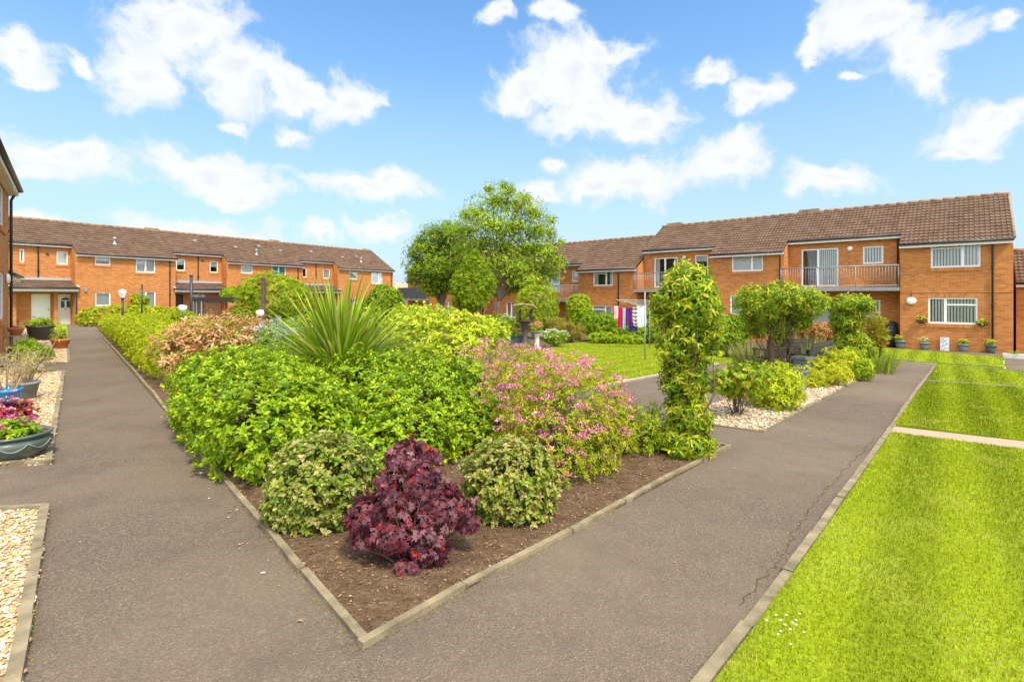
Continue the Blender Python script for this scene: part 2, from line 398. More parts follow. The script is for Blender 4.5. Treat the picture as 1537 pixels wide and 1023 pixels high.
edging('bed_edging', P((543, 975), (345, 737), (262, 636), (226, 588), (184, 540), (139, 489)), .042, .032, M['kerb'], .9, .008, -1, 2)
edging('bed_edging', P((543, 975), (700, 884), (860, 800), (1000, 722), (1100, 671)), .042, .032, M['kerb'], .9, .006, 1, 3)
edging('bed_edging', P((1099, 671), (1062, 664)), .045, .03, M['kerb'], .9, .004, 1, 4)
edging('lawn_edging', [tuple(kn[:2])]+P((1113, 940), (1217, 803), (1335, 641), (1366, 596), (1404, 546)), .055, .03, M['kerb'], .9, .006, -1, 5)
edging('lawn_edging', P((1392, 572), (1600, 586)), .05, .03, M['palekerb'], .9, .004, -1, 6)
edging('lawn_edging', P((1352, 543), (1510, 554), (1507, 537)), .05, .03, M['palekerb'], .9, .004, 1, 7)
edging('lawn_edging', P((843, 593), (886, 584), (997, 562), (1080, 546)), .09, .035, M['palekerb'], .9, .004, 1, 8)
edging('gravel_edging', P((1062, 638), (1146, 649), (1225, 604), (1309, 560), (1294, 549)), .045, .025, M['kerb'], .9, .006, 1, 9)
g1a, g1b = G(37, 1005), G(74, 763); g1d = (g1a-g1b).normalized(); g1n = g1b+g1d*6
G1 = [tuple(g1n[:2]), tuple(g1b[:2]), tuple(G(-160, 776)[:2]), (g1n.x-4, g1n.y)]
G2 = P((77, 697), (98, 558), (-150, 563), (-330, 714))
G3 = P((105, 545), (101, 492), (40, 491), (-60, 549))
G2[2] = (-15.2, G2[2][1]); G3[3] = (-15.0, G3[3][1])
for pl, hh in ((G1, .015), (G2, .015), (G3, .012)): sheet('gravel_bed', pl, hh, M['gravel'])
edging('gravel_edging', [G1[0], G1[1], G1[2]], .05, .04, M['kerb'], .9, .005, 1, 10)
edging('gravel_edging', [G2[3], G2[0], G2[1]], .05, .04, M['kerb'], .9, .005, 1, 11)
edging('gravel_edging', [G3[3], G3[0], G3[1]], .05, .03, M['kerb'], .9, .005, 1, 12)
sheet('stepping_slab', P((62, 557), (66, 546), (20, 545), (10, 556)), .02, plain('grey_slab', (.36, .30, .25), .9, .15, 4))
# the little lawn behind the stone-filled strip
sheet('small_lawn', P((102, 497), (100, 486), (40, 486), (40, 494)), .03, M['lawn'])
# ------------------------------------------------------------------ gravel stones, litter, grass
def inside(poly, x, y):
    poly = np.array(poly); r = np.zeros(len(x), bool)
    for (x1, y1), (x2, y2) in zip(poly, np.roll(poly, -1, 0)):
        c = ((y1 > y) != (y2 > y)) & (x < (x2-x1)*(y-y1)/(y2-y1+1e-12)+x1); r ^= c
    return r
def scatter(rng, poly, n, vis=True):
    pa = np.array(poly); lo, hi = pa.min(0), pa.max(0)
    x = rng.uniform(lo[0], hi[0], n); y = rng.uniform(lo[1], hi[1], n)
    k = inside(poly, x, y) & (y > 1.2)
    if vis: k &= (np.abs(x) < y*1.1+.4)
    return x[k], y[k]
import bmesh
def ico(sub):
    bm = bmesh.new(); bmesh.ops.create_icosphere(bm, subdivisions=sub, radius=1)
    v = np.array([p.co[:] for p in bm.verts]); f = np.array([[q.index for q in p.verts] for p in bm.faces]); bm.free(); return v, f
ICO1, ICO2 = ico(1), ico(2)
def pebbles(poly, n, size, h, sub, pal, seed, name='gravel'):
    rng = np.random.default_rng(seed); x, y = scatter(rng, poly, n); n = len(x)
    tv, tf = sub; k = len(tv)
    a = rng.uniform(0, 6.28, n); sx = size*rng.uniform(.5, 1.2, n); sy = sx*rng.uniform(.5, .85, n); sz = sx*rng.uniform(.3, .5, n)
    lum = 1+.14*rng.standard_normal((n, k, 1)); q = tv[None]*lum*np.stack([sx, sy, sz], 1)[:, None]
    tl = rng.uniform(-.5, .5, n)[:, None]; zz = q[:, :, 2]+tl*q[:, :, 0]*.6
    X = x[:, None]+q[:, :, 0]*np.cos(a)[:, None]-q[:, :, 1]*np.sin(a)[:, None]
    Y = y[:, None]+q[:, :, 0]*np.sin(a)[:, None]+q[:, :, 1]*np.cos(a)[:, None]
    Z = gz(x, y)[:, None]+h+zz+rng.uniform(0, size*.35, n)[:, None]
    V = np.stack([X, Y, Z], 2).reshape(-1, 3); T = (tf[None]+(np.arange(n)*k)[:, None, None]).reshape(-1, 3)
    o = mesh_obj(name, fast_mesh(name, V, T, np.repeat(palette(rng, pal, n, .12), k, 0), True), M['pebble']); return struct(o, 'stuff')
PEB = [((.52, .355, .17), 4), ((.43, .26, .11), 3), ((.60, .46, .28), 3), ((.70, .62, .48), 1.6), ((.40, .22, .10), 1.2), ((.55, .50, .44), .8)]
PEBR = [((.46, .36, .24), 4), ((.56, .46, .32), 3), ((.36, .25, .14), 2.4), ((.64, .57, .46), 1.6), ((.30, .22, .15), 1)]
pebbles(G1, 48000, .0135, .02, ICO2, PEB, 1)
pebbles(G2, 52000, .022, .02, ICO1, PEB, 2)
pebbles(G3, 14000, .032, .015, ICO1, PEB, 3)
pebbles(gr, 22000, .026, .018, ICO1, PEBR, 4)
def bits(name, poly, n, size, pal, h, seed, leaf='far', flat=.3, mat='litter'):
    rng = np.random.default_rng(seed); x, y = scatter(rng, poly, n); n = len(x)
    p = np.stack([x, y, gz(x, y)+h+rng.uniform(0, .008, n)], 1); a = rng.uniform(0, 6.28, n)
    d = np.stack([np.cos(a), np.sin(a), rng.uniform(-.05, flat, n)], 1); nr = np.array([0, 0, 1])+flat*rng.standard_normal((n, 3))
    V, T, cc = put(LEAF[leaf], p, d, nr, size*rng.uniform(.4, 1.3, n), palette(rng, pal, n, .2))
    return struct(mesh_obj(name, fast_mesh(name, V, T, cc), M[mat]), 'stuff')
litter_bed = P((543, 968), (345, 737), (262, 640), (240, 600), (1000, 640), (1062, 664), (1096, 672))
bits('bark_litter', litter_bed, 80000, .026, [((.13, .075, .045), 5), ((.22, .14, .085), 4), ((.34, .235, .145), 1.2), ((.07, .04, .028), 4)], .014, 5, 'needle', .5)
bits('bark_litter', litter_bed, 9000, .015, [((.36, .26, .15), 3), ((.26, .16, .09), 4), ((.42, .33, .08), .5)], .018, 6, 'far', .4)
strip = P((548, 985), (390, 800), (260, 640), (215, 600), (335, 790), (480, 985))
bits('fallen_leaves', strip, 700, .03, [((.55, .42, .22), 4), ((.32, .36, .05), 2), ((.30, .18, .10), 3)], .004, 7, 'far', .25)
bits('fallen_leaves', P((20, 1023), (140, 500), (260, 640), (540, 1000)), 700, .018, [((.38, .30, .2), 5), ((.30, .22, .14), 3)], .003, 8, 'far', .2)
bits('fallen_leaves', P((560, 1010), (1110, 680), (1310, 560), (1400, 545), (1330, 640), (1040, 1015)), 800, .017, [((.38, .30, .2), 5), ((.28, .2, .12), 3)], .003, 9, 'far', .2)
def grass(name, poly, dens, L, w, h, seed, pal_a, pal_b, ymax=99, lean=.55, vis=True):
    rng = np.random.default_rng(seed); pa = np.array(poly); ar = np.prod(pa.max(0)-pa.min(0))
    x, y = scatter(rng, poly, int(dens*ar), vis); dd = np.hypot(x, y)
    k = rng.random(len(x)) < np.clip((3.4/dd)**1.0, 0, 1); x, y = x[k], y[k]; dd = dd[k]; n = len(x)
    st = stripe_np(x, y)[:, None]; nz = .5+.5*np.sin(x*3.1+1.3*np.sin(y*2.3))*np.sin(y*2.7+1.7*np.sin(x*1.9))
    nz2 = np.clip(.5+.9*np.sin(x*1.3+2*np.sin(y*.9))*np.sin(y*1.1+1.5*np.sin(x*.7))+.3*np.sin(x*7+3*np.sin(y*5)), 0, 1)[:, None]; st = np.clip(.72*st+.28*nz2, 0, 1)
    ca = palette(rng, pal_a, n, .16); cb = palette(rng, pal_b, n, .16); col = ca*(1-st)+cb*st
    dry = ((nz > .9) & (rng.random(n) < .35))[:, None]; col = np.where(dry, np.array((.50, .46, .10))*(1+.15*rng.standard_normal((n, 1))), col)
    p = np.stack([x, y, gz(x, y)+h], 1)
    a = rng.uniform(0, 6.28, n); t = rng.uniform(.1, lean, n)
    d = np.stack([np.cos(a)*t, np.sin(a)*t, np.ones(n)], 1)+np.concatenate([STR_D*.0, [0]])[None, :3] if False else np.stack([np.cos(a)*t+(st[:, 0]-.5)*.45*STR_D.x, np.sin(a)*t+(st[:, 0]-.5)*.45*STR_D.y, np.ones(n)], 1)
    s = L*rng.uniform(.55, 1.2, n)*np.clip(dd/4, 1, 1.25); ww = w*np.clip(dd/4.5, 1, 2.6)
    d = norm(d); sd = norm(np.stack([-np.sin(a), np.cos(a), np.zeros(n)], 1)); sd = sd+.0
    V = np.stack([p-sd*(ww/2)[:, None], p+sd*(ww/2)[:, None], p+d*s[:, None]], 1).reshape(-1, 3)
    T = np.arange(3*n).reshape(-1, 3)
    return struct(mesh_obj(name, fast_mesh(name, V, T, np.repeat(col, 3, 0)), M['blade']), 'stuff')
GA_ = [((.13, .19, .003), 5), ((.175, .235, .004), 4), ((.25, .295, .010), 2), ((.44, .42, .10), .6)]
GB_ = [((.235, .295, .004), 5), ((.30, .35, .007), 4), ((.37, .40, .014), 2), ((.50, .46, .12), .6)]
grass('grass', lawn1, 10000, .026, .0048, .03, 11, GA_, GB_)
grass('grass', lawn2, 9000, .028, .006, .03, 12, GA_, GB_)
grass('grass', lawn3, 3500, .03, .008, .03, 13, GA_, GB_)
grass('grass', lawn4, 1800, .03, .009, .03, 14, GA_, GB_)
grass('grass', lawn_c, 2800, .03, .008, .025, 15, GB_, GB_)
# ragged grass and moss at the edges
def edge_tufts(name, pts, n, L, seed, pal, off=(-.03, .02), mat='blade'):
    rng = np.random.default_rng(seed); ps = []
    for a, b in zip(pts, pts[1:]):
        a, b = np.array(a[:2]), np.array(b[:2]); d = (b-a)/np.linalg.norm(b-a); m = int(n*np.linalg.norm(b-a))
        t = rng.random(m)
        cl = np.sin(t*np.linalg.norm(b-a)*4.3)+np.sin(t*np.linalg.norm(b-a)*1.7+2)+rng.normal(0, .6, m) > .25
        t = t[cl]; ps.append(a+(b-a)*t[:, None]+np.array([d[1], -d[0]])*rng.uniform(off[0], off[1], (len(t), 1)))
    p = np.concatenate(ps); k = p[:, 1] > 1.2; p = p[k]; m = len(p)
    P3 = np.stack([p[:, 0], p[:, 1], gz(p[:, 0], p[:, 1])+.001], 1); a = rng.uniform(0, 6.28, m)
    d = np.stack([np.cos(a), np.sin(a), rng.uniform(.4, 1.5, m)], 1)
    V, T, cc = put(LEAF['needle'], P3, d, np.array([0, 0, 1])+.3*rng.standard_normal((m, 3)), L*rng.uniform(.4, 1.3, m), palette(rng, pal, m, .2))
    return struct(mesh_obj(name, fast_mesh(name, V, T, cc), M['blade']), 'stuff')
MOSS = [((.34, .34, .03), 4), ((.20, .24, .02), 3), ((.36, .26, .10), 2)]
edge_tufts('moss', P((540, 982), (345, 740), (226, 590), (140, 490)), 110, .016, 21, MOSS)
edge_tufts('moss', P((548, 982), (700, 890), (860, 804), (1100, 674)), 110, .016, 22, MOSS)
edge_tufts('moss', P((1030, 1023), (1113, 936), (1217, 800), (1335, 639)), 120, .018, 23, MOSS, (-.01, .03))
edge_tufts('moss', P((37, 1012), (75, 763)), 160, .02, 24, MOSS, (-.01, .015))
edge_tufts('grass_fringe', P((1045, 1023), (1120, 940), (1224, 803), (1337, 645)), 260, .03, 25, GA_, (.055, .085))
# the crack that runs along the right path
cm = MB(); rg = random.Random(4)
cp = [(1112, 905), (1150, 862), (1178, 826), (1196, 790), (1215, 768), (1236, 738), (1262, 712), (1283, 690), (1300, 672), (1316, 655)]
pp = []
for (a, b), (c, d) in zip(cp, cp[1:]):
    for i in range(9):
        t = i/9; q = G(a+(c-a)*t, b+(d-b)*t); pp.append((q.x+rg.uniform(-.02, .02), q.y+rg.uniform(-.02, .02)))
for (a, b), (c, d) in zip(pp, pp[1:]):
    w = rg.uniform(.0006, .004); v = Vector((d-b, a-c)).normalized()*w
    cm.prism([(a+v.x, b+v.y), (a-v.x, b-v.y), (c-v.x, d-v.y), (c+v.x, d+v.y)], lambda x, y: gz(x, y)-.003, lambda x, y: gz(x, y)+.002)
struct(cm.build('path_crack', plain('crack_dirt', (.06, .048, .034), .95, .4, 20)))
edge_tufts('moss', [(p[0], p[1], 0) for p in pp[::3]], 60, .02, 26, MOSS, (-.03, .03))
# daisies in the near lawn
rng = np.random.default_rng(31); ds = []
for u, v in ((1165, 940), (1172, 948), (1178, 955), (1190, 952), (1186, 962), (1172, 965), (1195, 948), (1187, 985), (1151, 948), (1207, 967), (1200, 938), (1168, 970), (1180, 940), (1195, 955)):
    p = G(u, v); ds.append(p+Vector((0, 0, .058)))
V, T, cc = merge([put(LEAF['far'], np.array([d]*6), np.stack([np.cos(np.arange(6)*1.047), np.sin(np.arange(6)*1.047), np.zeros(6)], 1), np.tile([0, 0, 1.], (6, 1)), np.full(6, .007), np.tile([.85, .85, .8], (6, 1))) for d in ds])
struct(mesh_obj('daisies', fast_mesh('daisies', V, T, cc), M['petal']), 'stuff')
# ------------------------------------------------------------------ buildings
class Facade:
    def __init__(s, O, vp, flip=None):
        d = Vector((vp-CX, F)).normalized()
        if (vp < CX if flip is None else flip): d = -d
        s.ex, s.ey, s.O = d, Vector((-d.y, d.x)), Vector(O); s.rz = math.atan2(d.y, d.x)
    def __call__(s, u, v, y=0.0):
        d = Vector(((u-CX)/F, 1.0)); t = (y+Vector(s.O[:2]).dot(s.ey))/d.dot(s.ey); p = d*t-Vector(s.O[:2])
        return p.dot(s.ex), CH+(HY-v)/F*t-s.O.z
    def rect(s, u0, v0, u1, v1, y=0.0):
        """pixel box (left edge u0, right u1) on the facade -> x0, x1, z0, z1"""
        vm = (v0+v1)/2; um = (u0+u1)/2
        return s(u0, vm, y)[0], s(u1, vm, y)[0], s(um, v1, y)[1], s(um, v0, y)[1]
def wall(mb, x0, x1, z0, z1, y, holes=(), dep=.1):
    xs = sorted({x0, x1, *[max(x0, min(x1, h)) for q in holes for h in q[:2]]}); zs = sorted({z0, z1, *[max(z0, min(z1, h)) for q in holes for h in q[2:]]})
    for a, b in zip(xs, xs[1:]):
        for c, d in zip(zs, zs[1:]):
            m, n = (a+b)/2, (c+d)/2
            if any(q[0] < m < q[1] and q[2] < n < q[3] for q in holes): continue
            mb.add([(a, y, c), (b, y, c), (b, y, d), (a, y, d)], [(0, 1, 2, 3)])
    for a, b, c, d in holes:                              # reveals
        mb.add([(a, y, c), (a, y+dep, c), (a, y+dep, d), (a, y, d)], [(0, 1, 2, 3)])
        mb.add([(b, y, c), (b, y, d), (b, y+dep, d), (b, y+dep, c)], [(0, 1, 2, 3)])
        mb.add([(a, y, d), (a, y+dep, d), (b, y+dep, d), (b, y, d)], [(0, 1, 2, 3)])
        mb.add([(a, y, c), (b, y, c), (b, y+dep, c), (a, y+dep, c)], [(0, 1, 2, 3)])
def window(root, x0, x1, z0, z1, y, style='one', cover='net', sill=True, name='window', lintel=False):
    f = MB(); t = .066; ya, yb = y+.035, y+.105
    def bar(a, b, c, d, o=0): f.box(a, b, ya+o, yb+o, c, d)
    bar(x0, x1, z1-t, z1); bar(x0, x1, z0, z0+t*1.1); bar(x0, x0+t, z0+t*1.1, z1-t); bar(x1-t, x1, z0+t*1.1, z1-t)
    mx = None; W_ = x1-x0; H_ = z1-z0
    if style in ('split', 'splitr', 'two', 'patio'):
        fr = {'split': .65, 'splitr': .36, 'two': .5, 'patio': .46}[style]; mx = x0+W_*fr
        bar(mx-t*.75, mx+t*.75, z0+t*1.1, z1-t)
        if style == 'split': bar(x0+t, mx-t*.75, z0+H_*.70, z0+H_*.70+t)
        if style == 'splitr': bar(mx+t*.75, x1-t, z0+H_*.70, z0+H_*.70+t)
    w = f.build(name, M['upvc'], root)
    MB().box(x0+t*.8, x1-t*.8, y+.066, y+.072, z0+t*.8, z1-t*.8).build('pane', M['glass'], w)
    yb_ = y+.135
    if cover == 'vert':
        b = MB(); n = max(6, int(W_/.105)); dx = (W_-.04)/n
        for i in range(n):
            xa = x0+.02+i*dx; b.add([(xa, yb_+.02, z0+.02), (xa+dx*.68, yb_-.02, z0+.02), (xa+dx*.68, yb_-.02, z1-.03), (xa, yb_+.02, z1-.03)], [(0, 1, 2, 3)])
        b.build('blind', M['blind'], w)
    elif cover in ('net', 'white', 'teal', 'half'):
        b = MB(); n = 14; lo = z0+.02 if cover != 'half' else z0+H_*.5
        ns = int(W_/.12)+2
        def drape(xa, xb, za, zb):
            n = max(4, int((xb-xa)/.03)); vs = []
            for i in range(n+1):
                xx = xa+(xb-xa)*i/n; yy = yb_+.018*math.sin(i*1.9)+.008*math.sin(i*.7)
                vs += [(xx, yy, za), (xx, yy, zb)]
            b.add(vs, [(2*i, 2*i+2, 2*i+3, 2*i+1) for i in range(n)], True)
        if cover == 'teal':
            drape(x0+.03, x0+W_*.47, lo, z1-.03); b.build('curtain', M['teal'], w); b = MB(); drape(x0+W_*.53, x1-.03, lo, z1-.03)
        elif cover == 'white': b.box(x0+.02, x1-.02, yb_, yb_+.01, lo, z1-.02)
        else: drape(x0+.02, x1-.02, lo, z1-.02)
        b.build('curtain', M['teal'] if cover == 'teal' else M['blind'] if cover == 'white' else M['net'], w)
    elif cover == 'sides':
        for xa, xb in ((x0+.03, x0+W_*.2), (x1-W_*.2, x1-.03)):
            b = MB(); n = 7; vs = []
            for i in range(n+1): xx = xa+(xb-xa)*i/n; yy = yb_+.025*math.sin(i*2.0); vs += [(xx, yy, z0+.02), (xx, yy, z1-.02)]
            b.add(vs, [(2*i, 2*i+2, 2*i+3, 2*i+1) for i in range(n)], True)
            b.build('curtain', M['net'], w)
    elif cover == 'rhalf':
        b = MB(); n = 9; xa0 = x0+W_*.5; dx = (W_*.46)/n
        for i in range(n):
            xa = xa0+i*dx; b.add([(xa, yb_+.02, z0+.02), (xa+dx*.72, yb_-.02, z0+.02), (xa+dx*.72, yb_-.02, z1-.03), (xa, yb_+.02, z1-.03)], [(0, 1, 2, 3)])
        b.build('blind', M['blind'], w)
    if sill:
        MB().box(x0-.06, x1+.06, y-.035, y+.03, z0-.16, z0-.004).build('sill', M['soldier'], w)
    if lintel:
        MB().box(x0-.08, x1+.08, y-.004, y+.02, z1+.004, z1+.21).build('lintel', M['soldier'], w)
    return w
def tiled(mb, x0, x1, yr, zr, ye, ze, tw=.17, rl=.30, amp=.030, lip=.036, res=5):
    """pantile field from ridge (yr, zr) down to eaves (ye, ze)"""
    Ls = math.hypot(yr-ye, zr-ze); nr = int(math.ceil(Ls/rl)); dy, dz = (ye-yr)/Ls, (ze-zr)/Ls; ny, nz_ = -dz*(1 if dy < 0 else -1), abs(dy)
    ny = dz if dy < 0 else -dz
    nyv = -abs(dz) if dy < 0 else abs(dz)
    n = max(2, int(round((x1-x0)/tw*res))); xs = np.linspace(x0, x1, n+1)
    ph = (xs/tw) % 1; prof = amp*np.maximum(0, np.sin(ph*2*PI))**.8+amp*.35*np.maximum(0, -np.sin(ph*2*PI))*0
    for r in range(nr):
        s0 = r*rl; s1 = min(Ls+.02, s0+rl)
        vs = []
        for s, o in ((s0, .0), (s1, lip), (s1, -.004)):
            k = 0 if o < 0 else 1
            for x, p in zip(xs, prof):
                h = o+p*k; vs.append((x, yr+dy*s+nyv*h, zr+dz*s+nz_*h))
        m = n+1
        fs = []
        for i in range(n):
            fs += [(i, m+i, m+i+1, i+1), (m+i, 2*m+i, 2*m+i+1, m+i+1)]
        if dy > 0: fs = [q[::-1] for q in fs]
        mb.add(vs, fs, False)
def gutter(root, x0, x1, y, z):
    MB().box(x0, x1, y-.02, y+.005, z-.17, z-.01).build('fascia', M['fascia'], root)
    g = MB(); g.tube([(x0, y-.075, z-.01), (x1, y-.075, z-.01)], .055, 8); g.build('gutter', M['gutter'], root)
def downpipe(root, x, y, z0, z1, off=.18):
    g = MB(); g.tube([(x, y-off-.05, z1), (x, y-off*.7, z1-.12), (x, y-.06, z1-.32), (x, y-.06, z0)], .036, 8)
    for z in np.arange(z0+.5, z1-.5, 1.6): g.box(x-.055, x+.055, y-.1, y, z, z+.05)
    return g.build('downpipe', M['gutter'], root)
def bay_roof(root, bays, slope, yr, zr, over=.22, back=None):
    mb = MB()
    for x0, x1, y in bays:
        ye = y-over; tiled(mb, x0, x1, yr, zr, ye, zr-(yr-ye)*slope)
    r = mb.build('roof', M['roof'], root); xa, xb = bays[0][0], bays[-1][1]
    b = MB(); yb = back or 2*yr
    b.add([(xa, yr, zr), (xb, yr, zr), (xb, yb, zr-(yb-yr)*slope), (xa, yb, zr-(yb-yr)*slope)], [(0, 1, 2, 3)]); b.build('rear_slope', M['roof'], r)
    k = MB(); n = int((xb-xa)/.45)
    for i in range(n):
        x = xa+(xb-xa)*i/n; e = xa+(xb-xa)*(i+1)/n
        k.tube([(x, yr, zr+.01), (e+.01, yr, zr+.015)], [.115, .105], 8)
    k.build('ridge_tiles', plain('ridge_clay', (.26, .17, .10), .9, .3, 3, bump=.3) if 'ridge_clay' not in bpy.data.materials else bpy.data.materials['ridge_clay'], r)
    return r
def gable(mb, x, y0, y1, yr, zr, slope, zb):
    """closed end wall of a pitched block"""
    mb.add([(x, y0, zb), (x, y1, zb), (x, y1, zr-(y1-yr)*slope-.05), (x, yr, zr-.05), (x, y0, zr-(yr-y0)*slope-.05)], [(0, 1, 2, 3, 4)])
def house(root, bays, slope, yr, zr, holes, zb=-.5, ends=(True, True)):
    """bays: (x0, x1, y) ; holes: list of (x0,x1,z0,z1,y)"""
    for i, (x0, x1, y) in enumerate(bays):
        mb = MB(); top = zr-(yr-y)*slope-.03
        wall(mb, x0, x1, zb, top, y, [h[:4] for h in holes if abs(h[4]-y) < .01 and x0 <= (h[0]+h[1])/2 <= x1])
        if i+1 < len(bays) and abs(bays[i+1][2]-y) > .01:
            ya, yb = sorted((y, bays[i+1][2])); za, zc = zr-(yr-ya)*slope-.04, zr-(yr-yb)*slope-.04
            mb.add([(x1, ya, zb), (x1, yb, zb), (x1, yb, zc), (x1, ya, za)], [(0, 1, 2, 3)])
        if i == 0 and ends[0]: gable(mb, x0, y, 2*yr-y, yr, zr, slope, zb)
        if i == len(bays)-1 and ends[1]: gable(mb, x1, y, 2*yr-y, yr, zr, slope, zb)
        mb.build('wall', M['brick'], root)
    xa, xb = bays[0][0], bays[-1][1]; ym = max(b[2] for b in bays)
    w = MB(); w.add([(xa, 2*yr, zb), (xb, 2*yr, zb), (xb, 2*yr, zr-yr*slope), (xa, 2*yr, zr-yr*slope)], [(0, 1, 2, 3)])
    w.build('rear_wall', M['brick'], root)
    i = MB(); i.box(xa+.1, xb-.1, ym+1.3, ym+1.36, zb, zr-(yr-ym-1.3)*slope-.2); i.box(xa+.1, xb-.1, ym+.12, ym+1.3, 2.45, 2.6); i.build('interior', M['interior'], root)
def lamp_disc(root, x, z, y, r=.12, sx=1.0):
    m = MB(); vs = []
    m.lathe([(0, 0), (.55*r, .0), (r, .02), (r, .05), (.8*r, .085), (.4*r, .1), (0, .103)], 16)
    R_ = Matrix.Translation((x, y, z)) @ Matrix.Rotation(PI/2, 4, 'X')
    m.v = [tuple(R_ @ Vector((p[0]*sx, p[1], p[2]))) for p in m.v]
    return m.build('wall_light', M['lampwhite'], root)
def balcony(root, x0, x1, y, yb, z, h=1.0, sides=(True, True)):
    b = MB(); b.box(x0, x1, y, yb, z-.16, z)
    s = b.build('balcony', M['slab'], root); r = MB()
    runs = [((x0+.03, y+.03), (x1-.03, y+.03))]
    if sides[0]: runs.append(((x0+.03, y+.03), (x0+.03, yb)))
    if sides[1]: runs.append(((x1-.03, y+.03), (x1-.03, yb)))
    for (a, c), (d, e) in runs:
        L = math.hypot(d-a, e-c); n = max(2, int(L/.115))
        r.tube([(a, c, z+h), (d, e, z+h)], .024, 6); r.tube([(a, c, z+.09), (d, e, z+.09)], .016, 6)
        for i in range(n+1):
            px, py = a+(d-a)*i/n, c+(e-c)*i/n; big = i % 14 == 0 or i == n
            r.tube([(px, py, z-.1 if big else z+.09), (px, py, z+h)], .02 if big else .009, 5)
    r.build('railing', M['rail'], s); return s
def canopy(root, x0, x1, y0, y1, z0, z1):
    mb = MB(); tiled(mb, x0, x1, y1, z1, y0-.12, z0); c = mb.build('canopy', M['roof'], root)
    MB().box(x0, x1, y0-.1, y0-.06, z0-.2, z0-.03).build('canopy_fascia', M['fascia'], c)
    g = MB(); g.tube([(x0, y0-.17, z0-.02), (x1, y0-.17, z0-.02)], .05, 8); g.build('canopy_gutter', M['gutter'], c)
    MB().box(x0, x1, y1-.14, y1-.01, z1-.02, z1+.14).build('flashing', M['lead'], c)
    for xx in (x0, x1): l = MB(); l.add([(xx-.07, y0-.1, z0+.07), (xx+.07, y0-.1, z0+.07), (xx+.07, y1, z1+.1), (xx-.07, y1, z1+.1)], [(0, 1, 2, 3)]); l.build('flashing', M['lead'], c)
    MB().box(x0+.02, x1-.02, y0-.06, y1, z0-.24, z0-.21).build('soffit', M['fascia'], c)
def vent(root, x, s, yr, zr, slope, h=.45):
    y = yr-s; z = zr-s*slope; m = MB()
    m.lathe([(.16, 0), (.10, .10), (.055, .14), (.055, h), (.10, h), (.10, h+.06), (.03, h+.14), (0, h+.15)], 10, (x, y, z-.03)); m.build('roof_vent', M['lead'], root)
def ridge_block(root, x0, x1, yr, zr):
    m = MB(); m.box(x0, x1, yr-.16, yr+.16, zr-.05, zr+.2); m.build('ridge_vent', bpy.data.materials['ridge_clay'], root)
SL = .62
# ---- right-hand flats
fR = Facade(G(1521, 531), -80)
R = thing('brick_flats', 'two storey orange brick flats on the right with balconies and vertical blinds', 'building', fR.O, fR.rz)
YR, ZR = 3.6, 7.1
rb = [(-16.95, -12.33, .9), (-12.33, -8.52, 0), (-8.52, -3.70, .9), (-3.70, 0.0, 0)]
wins = [(fR.rect(1397, 361, 1472, 401), 0, 'split', 'vert', 'window', True), (fR.rect(1393, 446.5, 1467.6, 486), 0, 'splitr', 'vert', 'window', True),
        (fR.rect(1203, 373, 1258.5, 430, .9), .9, 'patio', 'rhalf', 'patio_door', False), (fR.rect(1295, 369.5, 1326, 395.6, .9), .9, 'one', 'vert', 'window', True),
        (fR.rect(1292, 450, 1321.5, 476, .9), .9, 'one', 'vert', 'window', True), (fR.rect(1197, 447, 1252, 489, .9), .9, 'patio', 'net', 'patio_door', False),
        (fR.rect(1098.6, 376, 1145, 407), 0, 'split', 'white', 'window', True), (fR.rect(1096, 443, 1144, 473), 0, 'splitr', 'net', 'window', True),
        (fR.rect(982, 386.5, 1017.5, 431, .9), .9, 'patio', 'sides', 'patio_door', False), (fR.rect(1043, 382.5, 1062.6, 402, .9), .9, 'one', 'half', 'window', True),
        (fR.rect(985, 448, 1018, 482, .9), .9, 'patio', 'net', 'patio_door', False)]
house(R, rb, SL, YR, ZR, [(*w[0], w[1]) for w in wins])
for r_, y_, st_, cv_, nm_, sl_ in wins: window(R, *r_, y_, st_, cv_, sl_, nm_, lintel=y_ == 0 and r_[2] < 2)
bay_roof(R, rb, SL, YR, ZR)
for x0, x1, y in rb: gutter(R, x0-.02, x1+.02, y-.22, ZR-(YR-y+.22)*SL-.02)
for x, y in ((-.62, 0), (-3.86, .9), (-8.72, 0)): downpipe(R, x, y, -.1 if y == 0 else 2.9, ZR-(YR-y+.22)*SL-.05)
for x0, x1 in ((-8.66, -3.72), (-17.1, -12.36)): balcony(R, x0, x1, -.32, .9, 2.78, 1.02, (True, x0 > -9))
for u, v, y, r in ((1276, 373, .9, .12), (1027, 386, .9, .11)):
    x, z = fR(u, v, y); lamp_disc(R, x, z, y, r)
x, z = fR(1368, 451.5); lamp_disc(R, x, z, 0, .17, 1.1); MB().tube([(x, -.02, z+.17), (x, -.02, z+.38)], .012, 5).build('cable', M['gutter'], R)
cb = MB(); cb.box(-3.68, -.02, -.006, 0, z+.34, z+.362); cb.build('movement_joint', plain('joint_sealant', (.10, .05, .03), .9), R)
ridge_block(R, -8.6, -7.6, YR, ZR); ridge_block(R, -16.6, -15.6, YR, ZR)
vg = MB(); vg.tube([(0.03, -.2, ZR-(YR+.2)*SL+.02), (0.03, YR, ZR+.03)], .05, 6); vg.build('verge', bpy.data.materials['ridge_clay'], R)
